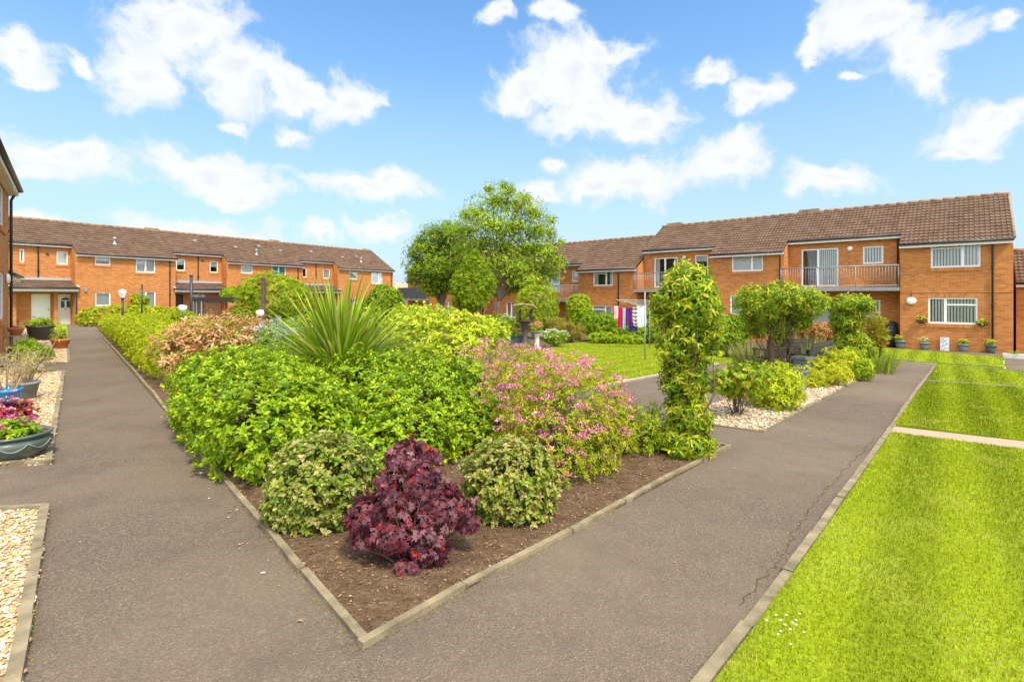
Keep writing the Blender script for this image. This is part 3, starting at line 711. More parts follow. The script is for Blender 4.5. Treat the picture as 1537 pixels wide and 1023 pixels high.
# ---- lower flats, further along
L5 = thing('brick_flats', 'lower orange brick flats beyond the garden tree with a railed balcony and brown tiled roof', 'building', fR.O+Vector((0, 0, -.58)), fR.rz)
fL = Facade(fR.O+Vector((0, 0, -.58)), -80)
xs = [fL(u, 420, y)[0] for u, y in ((868, 0), (805, .9), (742, 0), (690, .9), (655, .9), (612, .9))]
lb = [(xs[5], xs[4], .9), (xs[4], xs[3], 0), (xs[3], xs[2], .9), (xs[2], xs[1], 0), (xs[1], xs[0], .9), (xs[0], -16.96, 0)]
lw = [(fL.rect(890.5, 403.7, 920, 428.7), 0, 'split', 'sides', 'window', True), (fL.rect(889, 458.5, 919, 480), 0, 'split', 'net', 'window', True),
      (fL.rect(817, 408, 840.5, 438, .9), .9, 'patio', 'net', 'patio_door', False), (fL.rect(858, 406, 871.5, 422.6, .9), .9, 'one', 'half', 'window', True),
      (fL.rect(819, 455, 838, 482, .9), .9, 'one', 'net', 'window', False),
      (fL.rect(760, 453, 774, 477), 0, 'two', 'net', 'patio_door', False), (fL.rect(766, 410, 785, 426), 0, 'two', 'net', 'window', True), (fL.rect(739, 455, 746, 469, .9), .9, 'one', 'net', 'window', False),
      (fL.rect(716, 456, 727, 477, .9), .9, 'one', 'none', 'door', False), (fL.rect(664, 452, 682, 474), 0, 'two', 'net', 'window', False), (fL.rect(631, 450, 646, 464, .9), .9, 'two', 'net', 'window', False)]
house(L5, lb, SL, YR, ZR, [(*w[0], w[1]) for w in lw], zb=-.6)
for r_, y_, st_, cv_, nm_, sl_ in lw: window(L5, *r_, y_, st_, cv_, sl_, nm_)
bay_roof(L5, lb, SL, YR, ZR)
for x0, x1, y in lb: gutter(L5, x0-.02, x1+.02, y-.22, ZR-(YR-y+.22)*SL-.02)
downpipe(L5, -18.3, 0, -.1, ZR-(YR+.22)*SL-.05); downpipe(L5, xs[1]-.2, 0, -.1, ZR-(YR+.22)*SL-.05)
balcony(L5, xs[1], xs[0]+.1, -.3, .9, 2.7, 1.0); balcony(L5, xs[5]+.1, xs[4], -.3, .9, 2.7, 1.0)
bx = MB(); bx.box(xs[5]+.1, xs[4], -.34, -.31, 2.72, 3.75); bx.build('balcony_screen', plain('dark_screen', (.06, .06, .065), .7), L5)
x, z = fL(848.6, 408, .9); lamp_disc(L5, x, z, .9, .12)
# ---- left terrace
fT = Facade(G(113, 487), 1274)
T = thing('brick_flats', 'long orange brick terrace across the far left with tiled porch canopies and white doors', 'building', fT.O, fT.rz)
tb = [(-3.2, 0, .9), (0, 6.0, 0), (6.0, 9.82, .9), (9.82, 16.8, 0), (16.8, 20.72, .9), (20.72, 28.1, 0)]
tw_ = [(fT.rect(85, 377.5, 102, 397, .9), .9, 'one', 'white'), (fT.rect(29.5, 373.6, 36.4, 393.6, .9), .9, 'one', 'none'), (fT.rect(142.5, 385, 166, 397.5), 0, 'one', 'half'), (fT.rect(204, 385, 233, 409), 0, 'two', 'net'),
       (fT.rect(143, 439, 166, 459), 0, 'one', 'net'), (fT.rect(204, 437.5, 233.5, 461), 0, 'two', 'net'), (fT.rect(264.5, 388.6, 278, 406, .9), .9, 'one', 'half'), (fT.rect(315, 392, 327.3, 409, .9), .9, 'one', 'half'),
       (fT.rect(362, 398.5, 379, 410), 0, 'one', 'white'), (fT.rect(408, 399, 429, 413), 0, 'two', 'teal'), (fT.rect(450.5, 402, 460.3, 416, .9), .9, 'one', 'none'), (fT.rect(485, 404, 495, 418, .9), .9, 'one', 'net'),
       (fT.rect(524, 408.5, 536.5, 419), 0, 'one', 'net'), (fT.rect(557.5, 409.5, 574, 426), 0, 'split', 'sides'), (fT.rect(362, 448, 379, 462), 0, 'one', 'net'), (fT.rect(408, 446, 430, 464), 0, 'two', 'net'),
       (fT.rect(557.5, 447, 574, 464), 0, 'two', 'net'), (fT.rect(524, 448, 536.5, 462), 0, 'one', 'net')]
dd = [(fT.rect(47, 438, 75.7, 482.5, .9), .9, 'a'), (fT.rect(86, 439, 111.2, 482.5, .9), .9, 'b'), (fT.rect(262, 443.5, 275, 473, .9), .9, 'c'), (fT.rect(288, 445, 301, 473, .9), .9, 'a'), (fT.rect(301.6, 445, 308, 473, .9), .9, 'a')]
dd = [((r[0], r[1], -.02, 2.02), y, k) for r, y, k in dd]
house(T, tb, SL, YR, ZR, [(*w[0], w[1]) for w in tw_]+[(*w[0], w[1]) for w in dd])
for r_, y_, st_, cv_ in tw_: window(T, *r_, y_, st_, cv_, True, 'window')
for r_, y_, k in dd:
    x0, x1, z0, z1 = r_; d = MB()
    f = MB(); f.box(x0, x0+.05, y_+.02, y_+.09, z0, z1); f.box(x1-.05, x1, y_+.02, y_+.09, z0, z1); f.box(x0+.05, x1-.05, y_+.02, y_+.09, z1-.06, z1)
    d.box(x0+.05, x1-.05, y_+.05, y_+.085, z0, z1-.06)
    W_ = x1-x0
    if k != 'c':
        for a, b in ((.12, .46), (.54, .88)): d.box(x0+W_*a, x0+W_*b, y_+.042, y_+.052, .2, .85)
    dr = d.build('door', M['darkdoor'] if k == 'c' else M['door'], T); f.build('frame', M['upvc'] if k != 'c' else M['dark'], dr)
    if k == 'b':
        g = MB(); n = 10; cx = (x0+x1)/2; r = W_*.26
        g.add([(cx, y_+.046, 1.62)]+[(cx+r*math.cos(PI*i/n), y_+.046, 1.62+r*.75*math.sin(PI*i/n)) for i in range(n+1)], [(0, i+1, i+2) for i in range(n)])
        for a, b in ((.22, .44), (.56, .78)): g.box(x0+W_*a, x0+W_*b, y_+.040, y_+.047, 1.12, 1.56)
        g.build('door_glass', plain('door_glazing', (.06, .10, .09), .1), dr)
        MB().box(x0+W_*.4, x0+W_*.6, y_+.036, y_+.047, .98, 1.03).build('letterbox', plain('brass', (.5, .36, .12), .3, metal=.8), dr)
    MB().box(x0+W_*.88, x0+W_*.93, y_-.0, y_+.05, .98, 1.06).build('handle', M['rail'], dr)
bay_roof(T, tb, SL, YR, ZR)
for x0, x1, y in tb: gutter(T, x0-.02, x1+.02, y-.22, ZR-(YR-y+.22)*SL-.02)
def fx(u, y=0): return fT(u, 420, y)[0]
for u, y, z0 in ((254.6, 0, -.1), (447, 0, -.1), (587, 0, -.1), (57, .9, 3.0), (297, .9, 3.0), (474, .9, 3.0)): downpipe(T, fx(u, y), y, z0, ZR-(YR-y+.22)*SL-.05)
for a, b in ((-3.2, .12), (5.88, 9.94), (16.7, 20.85)): canopy(T, a, b, -.15, .9, 2.42, 2.95)
for u, s, h in ((172, 2.4, .4), (384, 2.5, .4), (541, 2.5, .4)): vent(T, fx(u, 1.2), s, YR, ZR, SL, h)
for u, v in ((71, 381), (304, 391)):
    x, z = fT(u, v, .9); m = MB(); m.box(x-.06, x+.06, .84, .9, z-.06, z+.06); m.build('flue_vent', M['gutter'], T)
x, z = fT(128, 435); m = MB(); m.box(x-.07, x+.07, -.1, 0, z-.1, z+.1); m.build('wall_light', M['rail'], T)
x, z = fT(181, 436); m = MB(); m.box(x-.08, x+.08, -.2, 0, z-.07, z+.07); m.build('flood_light', M['gutter'], T)
for u in (218, 405, 545):
    x = fT(u, 350, 3.6)[0]; ridge_block(T, x, x+.9, YR, ZR)
for u, s in ((297, 1.0), (354, 1.5), (393, 1.0), (421, 1.5), (470, 1.2), (511, 1.8), (535, 1.5)):
    x = fx(u, 2); y = YR-s; z = ZR-s*SL; m = MB(); m.box(x-.12, x+.12, y-.12, y+.1, z-.03, z+.09); m.build('tile_vent', M['lead'], T)
pi = MB(); x0 = dd[0][0][1]; x1 = dd[1][0][0]; pi.box(x0+.08, x1-.08, .45, .9, -.3, 2.2); pi.build('porch_pier', M['brick'], T)
pi = MB(); pi.box(-3.2, -2.75, .45, .9, -.3, 2.2); pi.build('porch_pier', M['brick'], T)
MB().box(.012, .08, -.08, -.005, -.1, 2.3).build('porch_post', M['gutter'], T); MB().box(9.70, 9.81, -.1, -.005, -.1, 2.3).build('porch_post', M['gutter'], T)
# ---- near left building
fB = Facade(G(13, 525), 104, False)
B = thing('brick_flats', 'orange brick building at the left edge with black downpipe and deep white eaves', 'building', fB.O, fB.rz)
bb = [(-9.0, 0, 0), (0, 9.5, 1.0)]
bholes = [(-2.6, -1.35, 1.0, 2.3, 0), (-2.6, -1.35, 3.55, 4.7, 0), (2.2, 3.2, 3.7, 4.7, 1.0), (5.4, 6.4, 3.7, 4.7, 1.0), (5.2, 6.2, 1.0, 2.1, 1.0)]
house(B, bb, SL, YR+.6, ZR+.55, bholes)
for h in bholes: window(B, *h[:4], h[4], 'one', 'net', True, 'window')
bay_roof(B, bb, SL, YR+.6, ZR+.55, over=.2)
for x0, x1, y in bb:
    zz = ZR+.55-(YR+.6-y+.2)*SL-.02; gutter(B, x0, x1+.06, y-.2, zz); MB().box(x0, x1+.04, y-.19, y+.02, zz-.19, zz-.165).build('soffit', M['fascia'], B)
downpipe(B, -.12, 0, -.1, ZR+.55-(YR+.8)*SL-.05, .2); downpipe(B, 9.2, 1.0, -.1, ZR+.55-(YR-.2)*SL-.05, .2)
canopy(B, 1.2, 8.0, .25, 1.0, 2.45, 2.95)
downpipe(B, 1.6, .35, 0, 2.45, .2)
lamp_disc(B, -.95, 2.15, 0, .15)
# ---- brick outbuilding at the far right edge
o = fR.O+Vector((*(fR.ex*.62+fR.ey*1.6), 0))
fO = Facade(o, -80)
S = thing('outbuilding', 'low brick outbuilding with tiled roof beside the right end of the flats', 'outbuilding', o, fR.rz)
house(S, [(-.45, 5, 0)], SL, 2.2, 4.45, []); bay_roof(S, [(-.45, 5, 0)], SL, 2.2, 4.45); gutter(S, -.47, 5, -.22, 4.45-(2.42)*SL-.02)
# ---- distant house in the gap
dz = thing('house', 'distant house with a pinkish roof seen in the gap between the two terraces', 'house', on(604, 95), .12)
b = MB(); b.box(-3.2, 3.4, 0, 6, -1, 4.6); b.build('wall', plain('grey_render', (.14, .14, .15), .9), dz)
b = MB(); b.add([(-3.5, -.3, 4.6), (3.7, -.3, 4.6), (3.7, 3, 6.2), (-3.5, 3, 6.2), (3.7, 6.3, 4.6), (-3.5, 6.3, 4.6)], [(0, 1, 2, 3), (3, 2, 4, 5), (0, 3, 5), (1, 4, 2)]); b.build('roof', plain('pink_roof', (.50, .27, .18), .9), dz)
# ------------------------------------------------------------------ planting
YG = [((.22, .33, .012), 5), ((.31, .41, .015), 4), ((.14, .25, .015), 3), ((.42, .47, .03), 1.2)]            # yellow green
MG = [((.13, .24, .012), 5), ((.20, .32, .014), 5), ((.29, .40, .02), 3), ((.08, .17, .014), 2)]            # fresh green
DG = [((.06, .13, .012), 5), ((.10, .18, .014), 4), ((.15, .24, .018), 2)]                                   # deep green
GOLD = [((.36, .43, .012), 5), ((.25, .34, .012), 4), ((.48, .51, .02), 3), ((.13, .22, .015), 3)]
e1 = Vector((-.653, .757)); K0 = G(543, 970); a1 = math.atan2(e1.y, e1.x)
e2 = Vector((.757, .653))
def ks(s, t, z=0):
    p = Vector(K0[:2])+e1*s+e2*t; return Vector((p.x, p.y, gz(p.x, p.y)+z))
# the big glossy hedge along the left path, two plants grown together
shrub('evergreen_shrub', 'broad glossy green evergreen shrub spilling over the left path edging', 'shrub', ks(3.9, .72), [blob(ks(3.2, .55, .34), (1.0, .72, .54), 3.0, a1), blob(ks(4.3, .62, .40), (1.0, .80, .58), 2.6, a1), blob(ks(5.2, .65, .42), (.8, .8, .57), 2.6, a1), blob(ks(2.75, .7, .12), (.55, .55, .34), 2.4, a1)], 6000, .074, 'ov',
      MG, 7, 41, up=.55, hi=1.0, lump=.055, lk=3.5, lo=.6, tip=(.42, .50, .03), tipw=.5, nst=26, stem_r=.018)
shrub('evergreen_shrub', 'wide glossy green evergreen shrub behind the purple maple and beside the pink spiraea', 'shrub', ks(3.3, 2.2), [blob(ks(3.0, 1.75, .30), (.62, .68, .50), 2.5, a1), blob(ks(3.35, 2.5, .36), (.72, .75, .56), 2.5, a1), blob(ks(4.1, 2.0, .38), (.7, .95, .57), 2.6, a1), blob(ks(2.36, 1.4, .16), (.55, .66, .40), 2.5, a1), blob(ks(2.45, 2.2, .14), (.5, .65, .40), 2.5, a1), blob(ks(2.85, 2.5, .12), (.6, .8, .38), 2.4, a1)], 6600, .073, 'ov',
      MG, 7, 42, up=.55, hi=1.0, lump=.055, lk=3.5, lo=.6, tip=(.42, .50, .03), tipw=.5, nst=26, stem_r=.018)
# small front bushes with pale young leaves
VAR = [((.16, .22, .02), 5), ((.24, .27, .05), 4), ((.34, .30, .12), 2), ((.10, .17, .015), 3), ((.42, .35, .20), .8)]
pv = G(455, 812); shrub('variegated_shrub', 'rounded shrub with pale tipped leaves left of the purple maple', 'shrub', on(452, 3.72), [blob(pv+Vector((0, .33, .27)), (.38, .36, .31), 2.3), blob(pv+Vector((-.03, .34, .12)), (.37, .34, .22), 2.6)], 1700, .046, 'ovw', VAR, 7, 43, lg=(1.12, 1.14, .9), up=.5, lo=.7, lump=.06, tip=(.44, .37, .18), tipw=.4, nst=20)
pv = G(762, 798); shrub('variegated_shrub', 'rounded shrub with pale tipped leaves right of the purple maple', 'shrub', on(764, 3.85), [blob(pv+Vector((0, .33, .22)), (.35, .35, .31), 2.3), blob(pv+Vector((.01, .34, .10)), (.34, .33, .2), 2.6)], 1500, .046, 'ovw', VAR, 7, 44, lg=(1.12, 1.1, .85), up=.5, lo=.7, lump=.06, tip=(.46, .34, .18), tipw=.5, nst=20)
# purple maple
ACER = [((.095, .034, .055), 5), ((.15, .06, .085), 4), ((.06, .022, .04), 3), ((.21, .03, .045), 2.4), ((.24, .13, .16), 1.8)]
pa = G(612, 842)
def acer_x(root, rng, P, Nn, base):
    i = rng.choice(len(P), 90, replace=False); V, T, cc = rosettes(rng, P[i]+[0, 0, .012], Nn[i], 2, .034, 'palm', [((.36, .02, .03), 3), ((.46, .05, .03), 1), ((.26, .02, .04), 3)], .6)
    mesh_obj('young_leaves', fast_mesh('young_leaves', V-base, T, cc), M['leaf'], root)
mz = lambda x, y, z: pa+Vector((x, y, z))
shrub('japanese_maple', 'small purple Japanese maple with scarlet young leaves at the front of the bed', 'maple', pa,
      [blob(mz(.0, .10, .36), (.25, .23, .24)), blob(mz(-.22, .05, .26), (.17, .17, .12)), blob(mz(.22, .08, .28), (.17, .17, .13)), blob(mz(-.02, .1, .55), (.15, .14, .13)), blob(mz(-.02, -.08, .20), (.22, .15, .12)), blob(mz(.12, -.08, .10), (.13, .11, .09)), blob(mz(-.26, .0, .15), (.10, .10, .08)), blob(mz(.33, .1, .18), (.09, .09, .06)), blob(mz(.02, -.14, .03), (.1, .09, .07)), blob(mz(-.10, .08, .62), (.06, .06, .05)), blob(mz(.12, .1, .60), (.05, .05, .05)), blob(mz(.38, .06, .20), (.05, .05, .04)), blob(mz(-.33, 0, .26), (.05, .05, .04)), blob(mz(.2, -.06, .05), (.06, .06, .05))],
      1150, .057, 'palm', ACER, 4, 45, up=.25, lump=.26, lk=9, lo=.55, hi=1.2, spread=(60, 105), droop=.55, nst=26, extra=acer_x, stem_r=.009, lg=(1.28, 1.15, 1.0))
# pink spiraea
def heads(n, size, pal, up=.02, only_up=-.2, name='flower_heads', fl=26, dome=.5):
    def fn(root, rng, P, Nn, base):
        k = np.where(Nn[:, 2] > only_up)[0]; i = rng.choice(k, min(n, len(k)), replace=False); parts = []
        for j in i:
            c = P[j]+Nn[j]*up+np.array([0, 0, up]); sz = size*rng.uniform(.6, 1.25); d = norm(rng.standard_normal((fl, 3))); d[:, 2] = np.abs(d[:, 2])
            p = c+d*sz*np.array([1, 1, dome]); parts.append(put(LEAF['far'], p, norm(d+.6*rng.standard_normal((fl, 3))), d+.5*rng.standard_normal((fl, 3)), np.full(fl, sz*.5), palette(rng, pal, fl, .15)))
        V, T, cc = merge(parts); mesh_obj(name, fast_mesh(name, V-base, T, cc), M['petal'], root)
    return fn
PINK = [((.64, .14, .33), 4), ((.72, .24, .42), 4), ((.82, .44, .54), 1.6), ((.52, .09, .23), 2)]
SP = [((.17, .27, .015), 4), ((.28, .36, .02), 4), ((.42, .40, .05), 3), ((.50, .34, .10), 1.6), ((.10, .18, .015), 2)]
def gx(u, v, du=0): return G(u, v)
shrub('spiraea', 'spreading spiraea bush covered in pink flower heads beside the right path', 'shrub', on(850, 4.9), [pb(845, 640, 92, 88, 4.75, .55), pb(790, 590, 70, 62, 5.6, .6), pb(880, 610, 62, 62, 5.3, .5), pb(835, 700, 60, 48, 4.5, .35), pb(800, 650, 50, 60, 4.9, .4)], 3300, .05, 'midn', SP, 6, 46, up=.7, lump=.14, lk=4, lo=.65, hi=1.1, spread=(25, 75), nst=40, extra=heads(210, .042, PINK, .045, fl=34), tip=(.50, .38, .06), tipw=.4)
shrub('spiraea', 'low far end of the pink spiraea next to the lawn and bird bath', 'shrub', on(760, 8.2), [pb(745, 545, 60, 30, 7.6, .7), pb(785, 548, 55, 32, 8.2, .7), pb(825, 562, 50, 36, 7.2, .6)], 1300, .06, 'midn', SP, 5, 47, up=.7, lump=.14, lo=.6, hi=1.1, nst=26, extra=heads(110, .045, PINK, .03), tip=(.50, .38, .06), tipw=.4)
shrub('spiraea', 'smaller pale pink spiraea clump at the right end of the pink drift', 'shrub', on(925, 5.5), [pb(915, 645, 45, 55, 5.4, .35), pb(885, 690, 45, 35, 4.9, .3)], 900, .05, 'midn', SP, 6, 48, up=.7, lump=.14, lo=.6, hi=1.1, nst=22, extra=heads(55, .03, PINK, .03))
def blades(name, label, cat, base, n, L, w, pal, spread=.5, bend=.5, r=.12, seed=1, group=None, m='blade', segs=5, minang=0.0, child=None, heads=None):
    rng = np.random.default_rng(seed); base = np.array(base)
    a = rng.uniform(0, 6.28, n); t0 = minang+(spread-minang)*rng.random(n)**.8; ln = L*rng.uniform(.6, 1.1, n); ww = w*rng.uniform(.7, 1.15, n)
    rr_ = r*np.sqrt(rng.random(n)); o = np.stack([np.cos(a)*rr_, np.sin(a)*rr_, np.zeros(n)], 1)
    ts = np.linspace(0, 1, segs+1); V = []
    out = np.stack([np.cos(a), np.sin(a), np.zeros(n)], 1); side = np.stack([-np.sin(a), np.cos(a), np.zeros(n)], 1)
    bd = bend*rng.uniform(.3, 1.3, n)
    p = o.copy(); prof = np.sin(np.clip(ts*.92+.08, 0, 1)*PI)**.6; prof[-1] = .03
    for i, t in enumerate(ts):
        th = t0+bd*t*t*1.3*(.3+t0)
        if i: p = p+(out*np.sin(th)[:, None]+np.array([0, 0, 1])*np.cos(th)[:, None])*(ln/segs)[:, None]
        z = -np.cos(th)[:, None]*out*.15
        V += [p-side*(ww*prof[i]/2)[:, None]+z*ww[:, None], p, p+side*(ww*prof[i]/2)[:, None]+z*ww[:, None]]
    V = np.stack(V, 1).reshape(-1, 3); k = 3*(segs+1); f = []
    for i in range(segs):
        b = 3*i
        for j in (0, 1): f += [(b+j, b+j+1, b+j+4), (b+j, b+j+4, b+j+3)]
    T = (np.array(f)[None]+(np.arange(n)*k)[:, None, None]).reshape(-1, 3); cc = np.repeat(palette(rng, pal, n, .14), k, 0)
    root = thing(name, label, cat, base, 0, group)
    mesh_obj('foliage', fast_mesh('foliage', V, T, cc, True), M[m], root)
    MB().lathe([(r*1.0, -.05), (r*.9, .03), (r*.6, .07), (0, .09)], 10).build('crown', M['twig'], root)
    return root
# spiky cordyline behind the hedge
cy = on(512, 7.6); cy.z += .28
CORD = [((.20, .31, .015), 5), ((.30, .41, .03), 4), ((.46, .50, .06), 2), ((.14, .21, .012), 2), ((.50, .46, .14), .8)]
cord = blades('cordyline', 'spiky sword leaved cordyline rising behind the front hedge', 'cordyline', cy, 900, 1.70, .036, CORD, 1.4, .62, .10, 61, m='leaf', segs=7)
MB().tube([(0, 0, -.4), (0, 0, .05)], [.09, .08], 10).build('trunk', M['bark'], cord)
# fine grasses and low plants by the pink bush
blades('grass_clump', 'thin yellow flowering stalks beside the pink spiraea, against the path', 'grass clump', on(915, 6.0), 150, .62, .008, [((.45, .45, .06), 3), ((.30, .36, .03), 3)], .35, .3, .28, 62)
shrub('ferny_plant', 'low feathery green plant at the bed edge below the pink spiraea', 'plant', on(890, 4.75), [pb(885, 700, 40, 40, 4.75, .22), pb(850, 730, 25, 25, 4.5, .15)], 420, .06, 'needle', MG, 8, 49, lo=.5, up=.8, spread=(15, 70), nst=10)
shrub('fine_shrub', 'wispy yellow green shrub between the spiraea and the climber column', 'shrub', on(965, 5.6), [pb(955, 650, 48, 45, 5.5, .35), pb(985, 640, 40, 35, 5.8, .3)], 900, .05, 'needle', YG, 8, 50, lo=.5, up=.8, spread=(15, 75), nst=24)
# climber columns
CLM = [((.13, .24, .015), 5), ((.21, .32, .02), 4), ((.36, .40, .04), 2), ((.09, .17, .015), 2), ((.48, .40, .10), .8)]
b1 = on(1035, 5.32)
def post(h, n=1, w=.06, dx=.3):
    def fn(root, rng, P, Nn, base):
        for i in range(n):
            x = (i-(n-1)/2)*dx; m = MB(); m.box(x-w/2, x+w/2, -w/2, w/2, -.1, h); m.build('post', M['wood'], root)
    return fn
shrub('climber_column', 'tall leafy climber column on a post at the corner of the right path', 'climber', b1, [pb(1035, 450, 50, 55, 5.4, .36), pb(1030, 510, 48, 46, 5.4, .32), pb(1028, 565, 36, 42, 5.4, .26), pb(1035, 620, 36, 45, 5.4, .26), pb(1030, 665, 46, 26, 5.3, .3), pb(1062, 480, 28, 40, 5.3, .25), pb(1040, 415, 25, 20, 5.4, .2), pb(1000, 455, 24, 22, 5.4, .2)], 2600, .09, 'ovn', CLM, 6, 51, up=.2, lump=.16, lk=5, lo=.45, hi=1.12, spread=(40, 100), droop=.45, nst=24, extra=post(1.9), tip=(.52, .50, .05), tipw=.4)
b2 = on(1172, 11.2)
shrub('climber_column', 'broad mushroom shaped climber on two dark stems behind the slatted bench', 'climber', b2, [pb(1170, 448, 54, 25, 11.2, .7), pb(1138, 460, 30, 28, 11.2, .5), pb(1203, 458, 28, 24, 11.2, .5), pb(1140, 488, 20, 18, 11.5, .35), pb(1170, 495, 14, 22, 11.2, .2), pb(1198, 482, 18, 14, 11.2, .25)], 1500, .14, 'midn', CLM, 6, 52, up=.3, lump=.18, lk=3, lo=.4, hi=1.15, spread=(40, 100), droop=.35, nst=30, extra=post(1.5, 2, .09, .42), tip=(.52, .52, .05), tipw=.4)
b3 = on(1277, 14.0)
shrub('climber_column', 'flat topped climber on a post between the bench and the flats', 'climber', b3, [pb(1275, 456, 34, 17, 14, .6), pb(1270, 478, 25, 20, 14, .45), pb(1272, 512, 22, 32, 14, .4), pb(1294, 524, 18, 24, 13.6, .35)], 1700, .15, 'midn', CLM, 6, 53, up=.3, lump=.16, lk=3, lo=.4, hi=1.1, spread=(40, 100), droop=.3, nst=24, extra=post(1.6, 1, .1), tip=(.50, .52, .05), tipw=.4)
shrub('red_tinged_shrub', 'feathery shrub with reddish shoots right of the flat topped climber', 'shrub', on(1318, 14.2), [pb(1316, 500, 16, 32, 14.2, .3)], 420, .13, 'needle', [((.30, .34, .04), 3), ((.42, .24, .06), 2), ((.2, .28, .02), 3)], 6, 54, lo=.3, up=.9, spread=(10, 50), nst=12)
# shrubs on the right gravel
ta = G(1106, 622)
def trunk(h, r, n=3, top=None, m='bark'):
    def fn(root, rng, P, Nn, base):
        mb = MB()
        for i in range(n):
            a = rng.uniform(0, 6.28); o = Vector((math.cos(a), math.sin(a), 0))
            mb.tube([Vector((0, 0, -.05))+o*r*.6, o*r*1.2+Vector((0, 0, h*.4)), o*h*.22+Vector((0, 0, h)), o*h*.4+Vector((0, 0, h*1.5))], [r*.8, r*.65, r*.5, r*.2], 7)
        mb.build('trunk', M[m], root)
    return fn
MG2 = [((.14, .24, .015), 5), ((.22, .32, .02), 4), ((.36, .38, .05), 2), ((.45, .28, .08), .6)]
shrub('small_maple', 'little green maple on slim dark stems standing in the right gravel bed', 'maple', ta, [pb(1107, 566, 40, 22, 7.3, .35), pb(1084, 578, 20, 18, 7.2, .2), pb(1130, 562, 25, 20, 7.5, .25), pb(1105, 586, 26, 10, 7.3, .2)], 620, .075, 'palm', MG2, 5, 55, up=.3, lump=.15, lo=.3, hi=1.15, spread=(45, 95), droop=.2, nst=14, extra=trunk(.3, .022), stem_r=.008)
shrub('golden_shrub', 'dense yellow green shrub beside the little maple on the right gravel', 'shrub', on(1160, 8.0), [pb(1160, 590, 40, 34, 8.0, .42), pb(1172, 570, 30, 28, 8.3, .4), pb(1140, 575, 26, 24, 8.2, .3)], 900, .085, 'ovn', GOLD, 6, 56, up=.3, lump=.14, lo=.5, hi=1.1, droop=.2, nst=16)
shrub('euphorbia', 'lime yellow euphorbia mound beside the weathered planters', 'shrub', on(1235, 10.8), [pb(1225, 560, 28, 20, 10.5, .4), pb(1252, 545, 24, 20, 11, .4), pb(1262, 562, 14, 12, 10.6, .2), pb(1215, 572, 16, 10, 10.3, .2)], 900, .09, 'midn', [((.42, .46, .03), 5), ((.52, .54, .05), 3), ((.28, .36, .03), 3)], 7, 57, up=.6, lump=.2, lk=7, lo=.5, hi=1.08, nst=14)
shrub('green_shrub', 'fresh green mound behind the lime euphorbia', 'shrub', on(1285, 12.0), [pb(1272, 545, 26, 22, 11.9, .4), pb(1290, 556, 18, 14, 11.6, .3)], 600, .10, 'midn', YG, 6, 58, up=.6, lump=.16, lo=.5, nst=12)
blades('grass_clump', 'upright green iris like leaves at the end of the right gravel', 'grass clump', on(1316, 13.2), 240, .62, .028, [((.26, .36, .03), 4), ((.36, .44, .05), 3)], .55, .35, .38, 63)
blades('grass_clump', 'tall wispy olive grass between the two mushroom climbers', 'grass clump', on(1215, 12.5), 420, 1.05, .012, [((.34, .36, .10), 4), ((.24, .28, .06), 3), ((.46, .42, .18), 2)], .5, .55, .2, 64)
blades('grass_clump', 'wispy buff grass at the lawn corner left of the two stemmed climber', 'grass clump', on(1125, 12.4), 380, .9, .012, [((.40, .38, .14), 4), ((.26, .30, .06), 3)], .5, .55, .25, 65)
shrub('red_leaved_shrub', 'shrub with pinkish red leaves below the right balcony', 'shrub', on(1232, 19.5), [pb(1232, 498, 34, 14, 19.5, .6)], 700, .13, 'mid', [((.36, .14, .10), 4), ((.44, .22, .14), 3), ((.22, .20, .05), 3)], 5, 59, nst=10)
# the photinia, ceanothus and euonymus in the middle of the near bed
PHO = [((.30, .33, .09), 4), ((.46, .25, .16), 3), ((.56, .37, .28), 3), ((.40, .18, .10), 1.6), ((.20, .25, .05), 4), ((.55, .50, .36), 2.5)]
shrub('photinia', 'bushy photinia with coral pink and cream young leaves behind the front hedge', 'shrub', on(330, 9.6), [pb(330, 515, 74, 38, 9.6, .8), pb(285, 530, 36, 36, 9.2, .5), pb(375, 505, 40, 26, 9.8, .5)], 900, .135, 'ovn', PHO, 6, 71, lg=(1.2, 1.0, .72), up=.9, lump=.16, lo=.5, hi=1.12, spread=(20, 70), nst=40, tip=(.58, .26, .17), tipw=.45)
shrub('ceanothus', 'shrub dusted with pale blue flowers left of the cordyline', 'shrub', on(415, 9.3), [pb(418, 505, 38, 27, 9.3, .5), pb(440, 515, 36, 24, 8.6, .5)], 900, .06, 'mid', MG, 6, 72, lump=.14, lo=.5, nst=16, extra=heads(190, .035, [((.42, .52, .66), 4), ((.58, .66, .76), 3), ((.28, .40, .58), 2)], .03, -.5, dome=.8))
EUO = [((.42, .53, .03), 5), ((.31, .43, .02), 4), ((.55, .62, .10), 3), ((.20, .30, .02), 2)]
shrub('euonymus', 'large golden euonymus right of the cordyline', 'shrub', on(655, 10.4), [pb(650, 495, 62, 36, 10.4, .9), pb(700, 500, 46, 32, 10.2, .7), pb(612, 505, 40, 34, 10, .6), pb(670, 520, 60, 24, 9.6, .6), pb(740, 500, 26, 22, 11.5, .5)], 1700, .095, 'ov', EUO, 7, 73, up=.9, lump=.2, lk=4.5, lo=.6, hi=1.08, spread=(20, 70), nst=26, tip=(.66, .66, .18), tipw=.5)
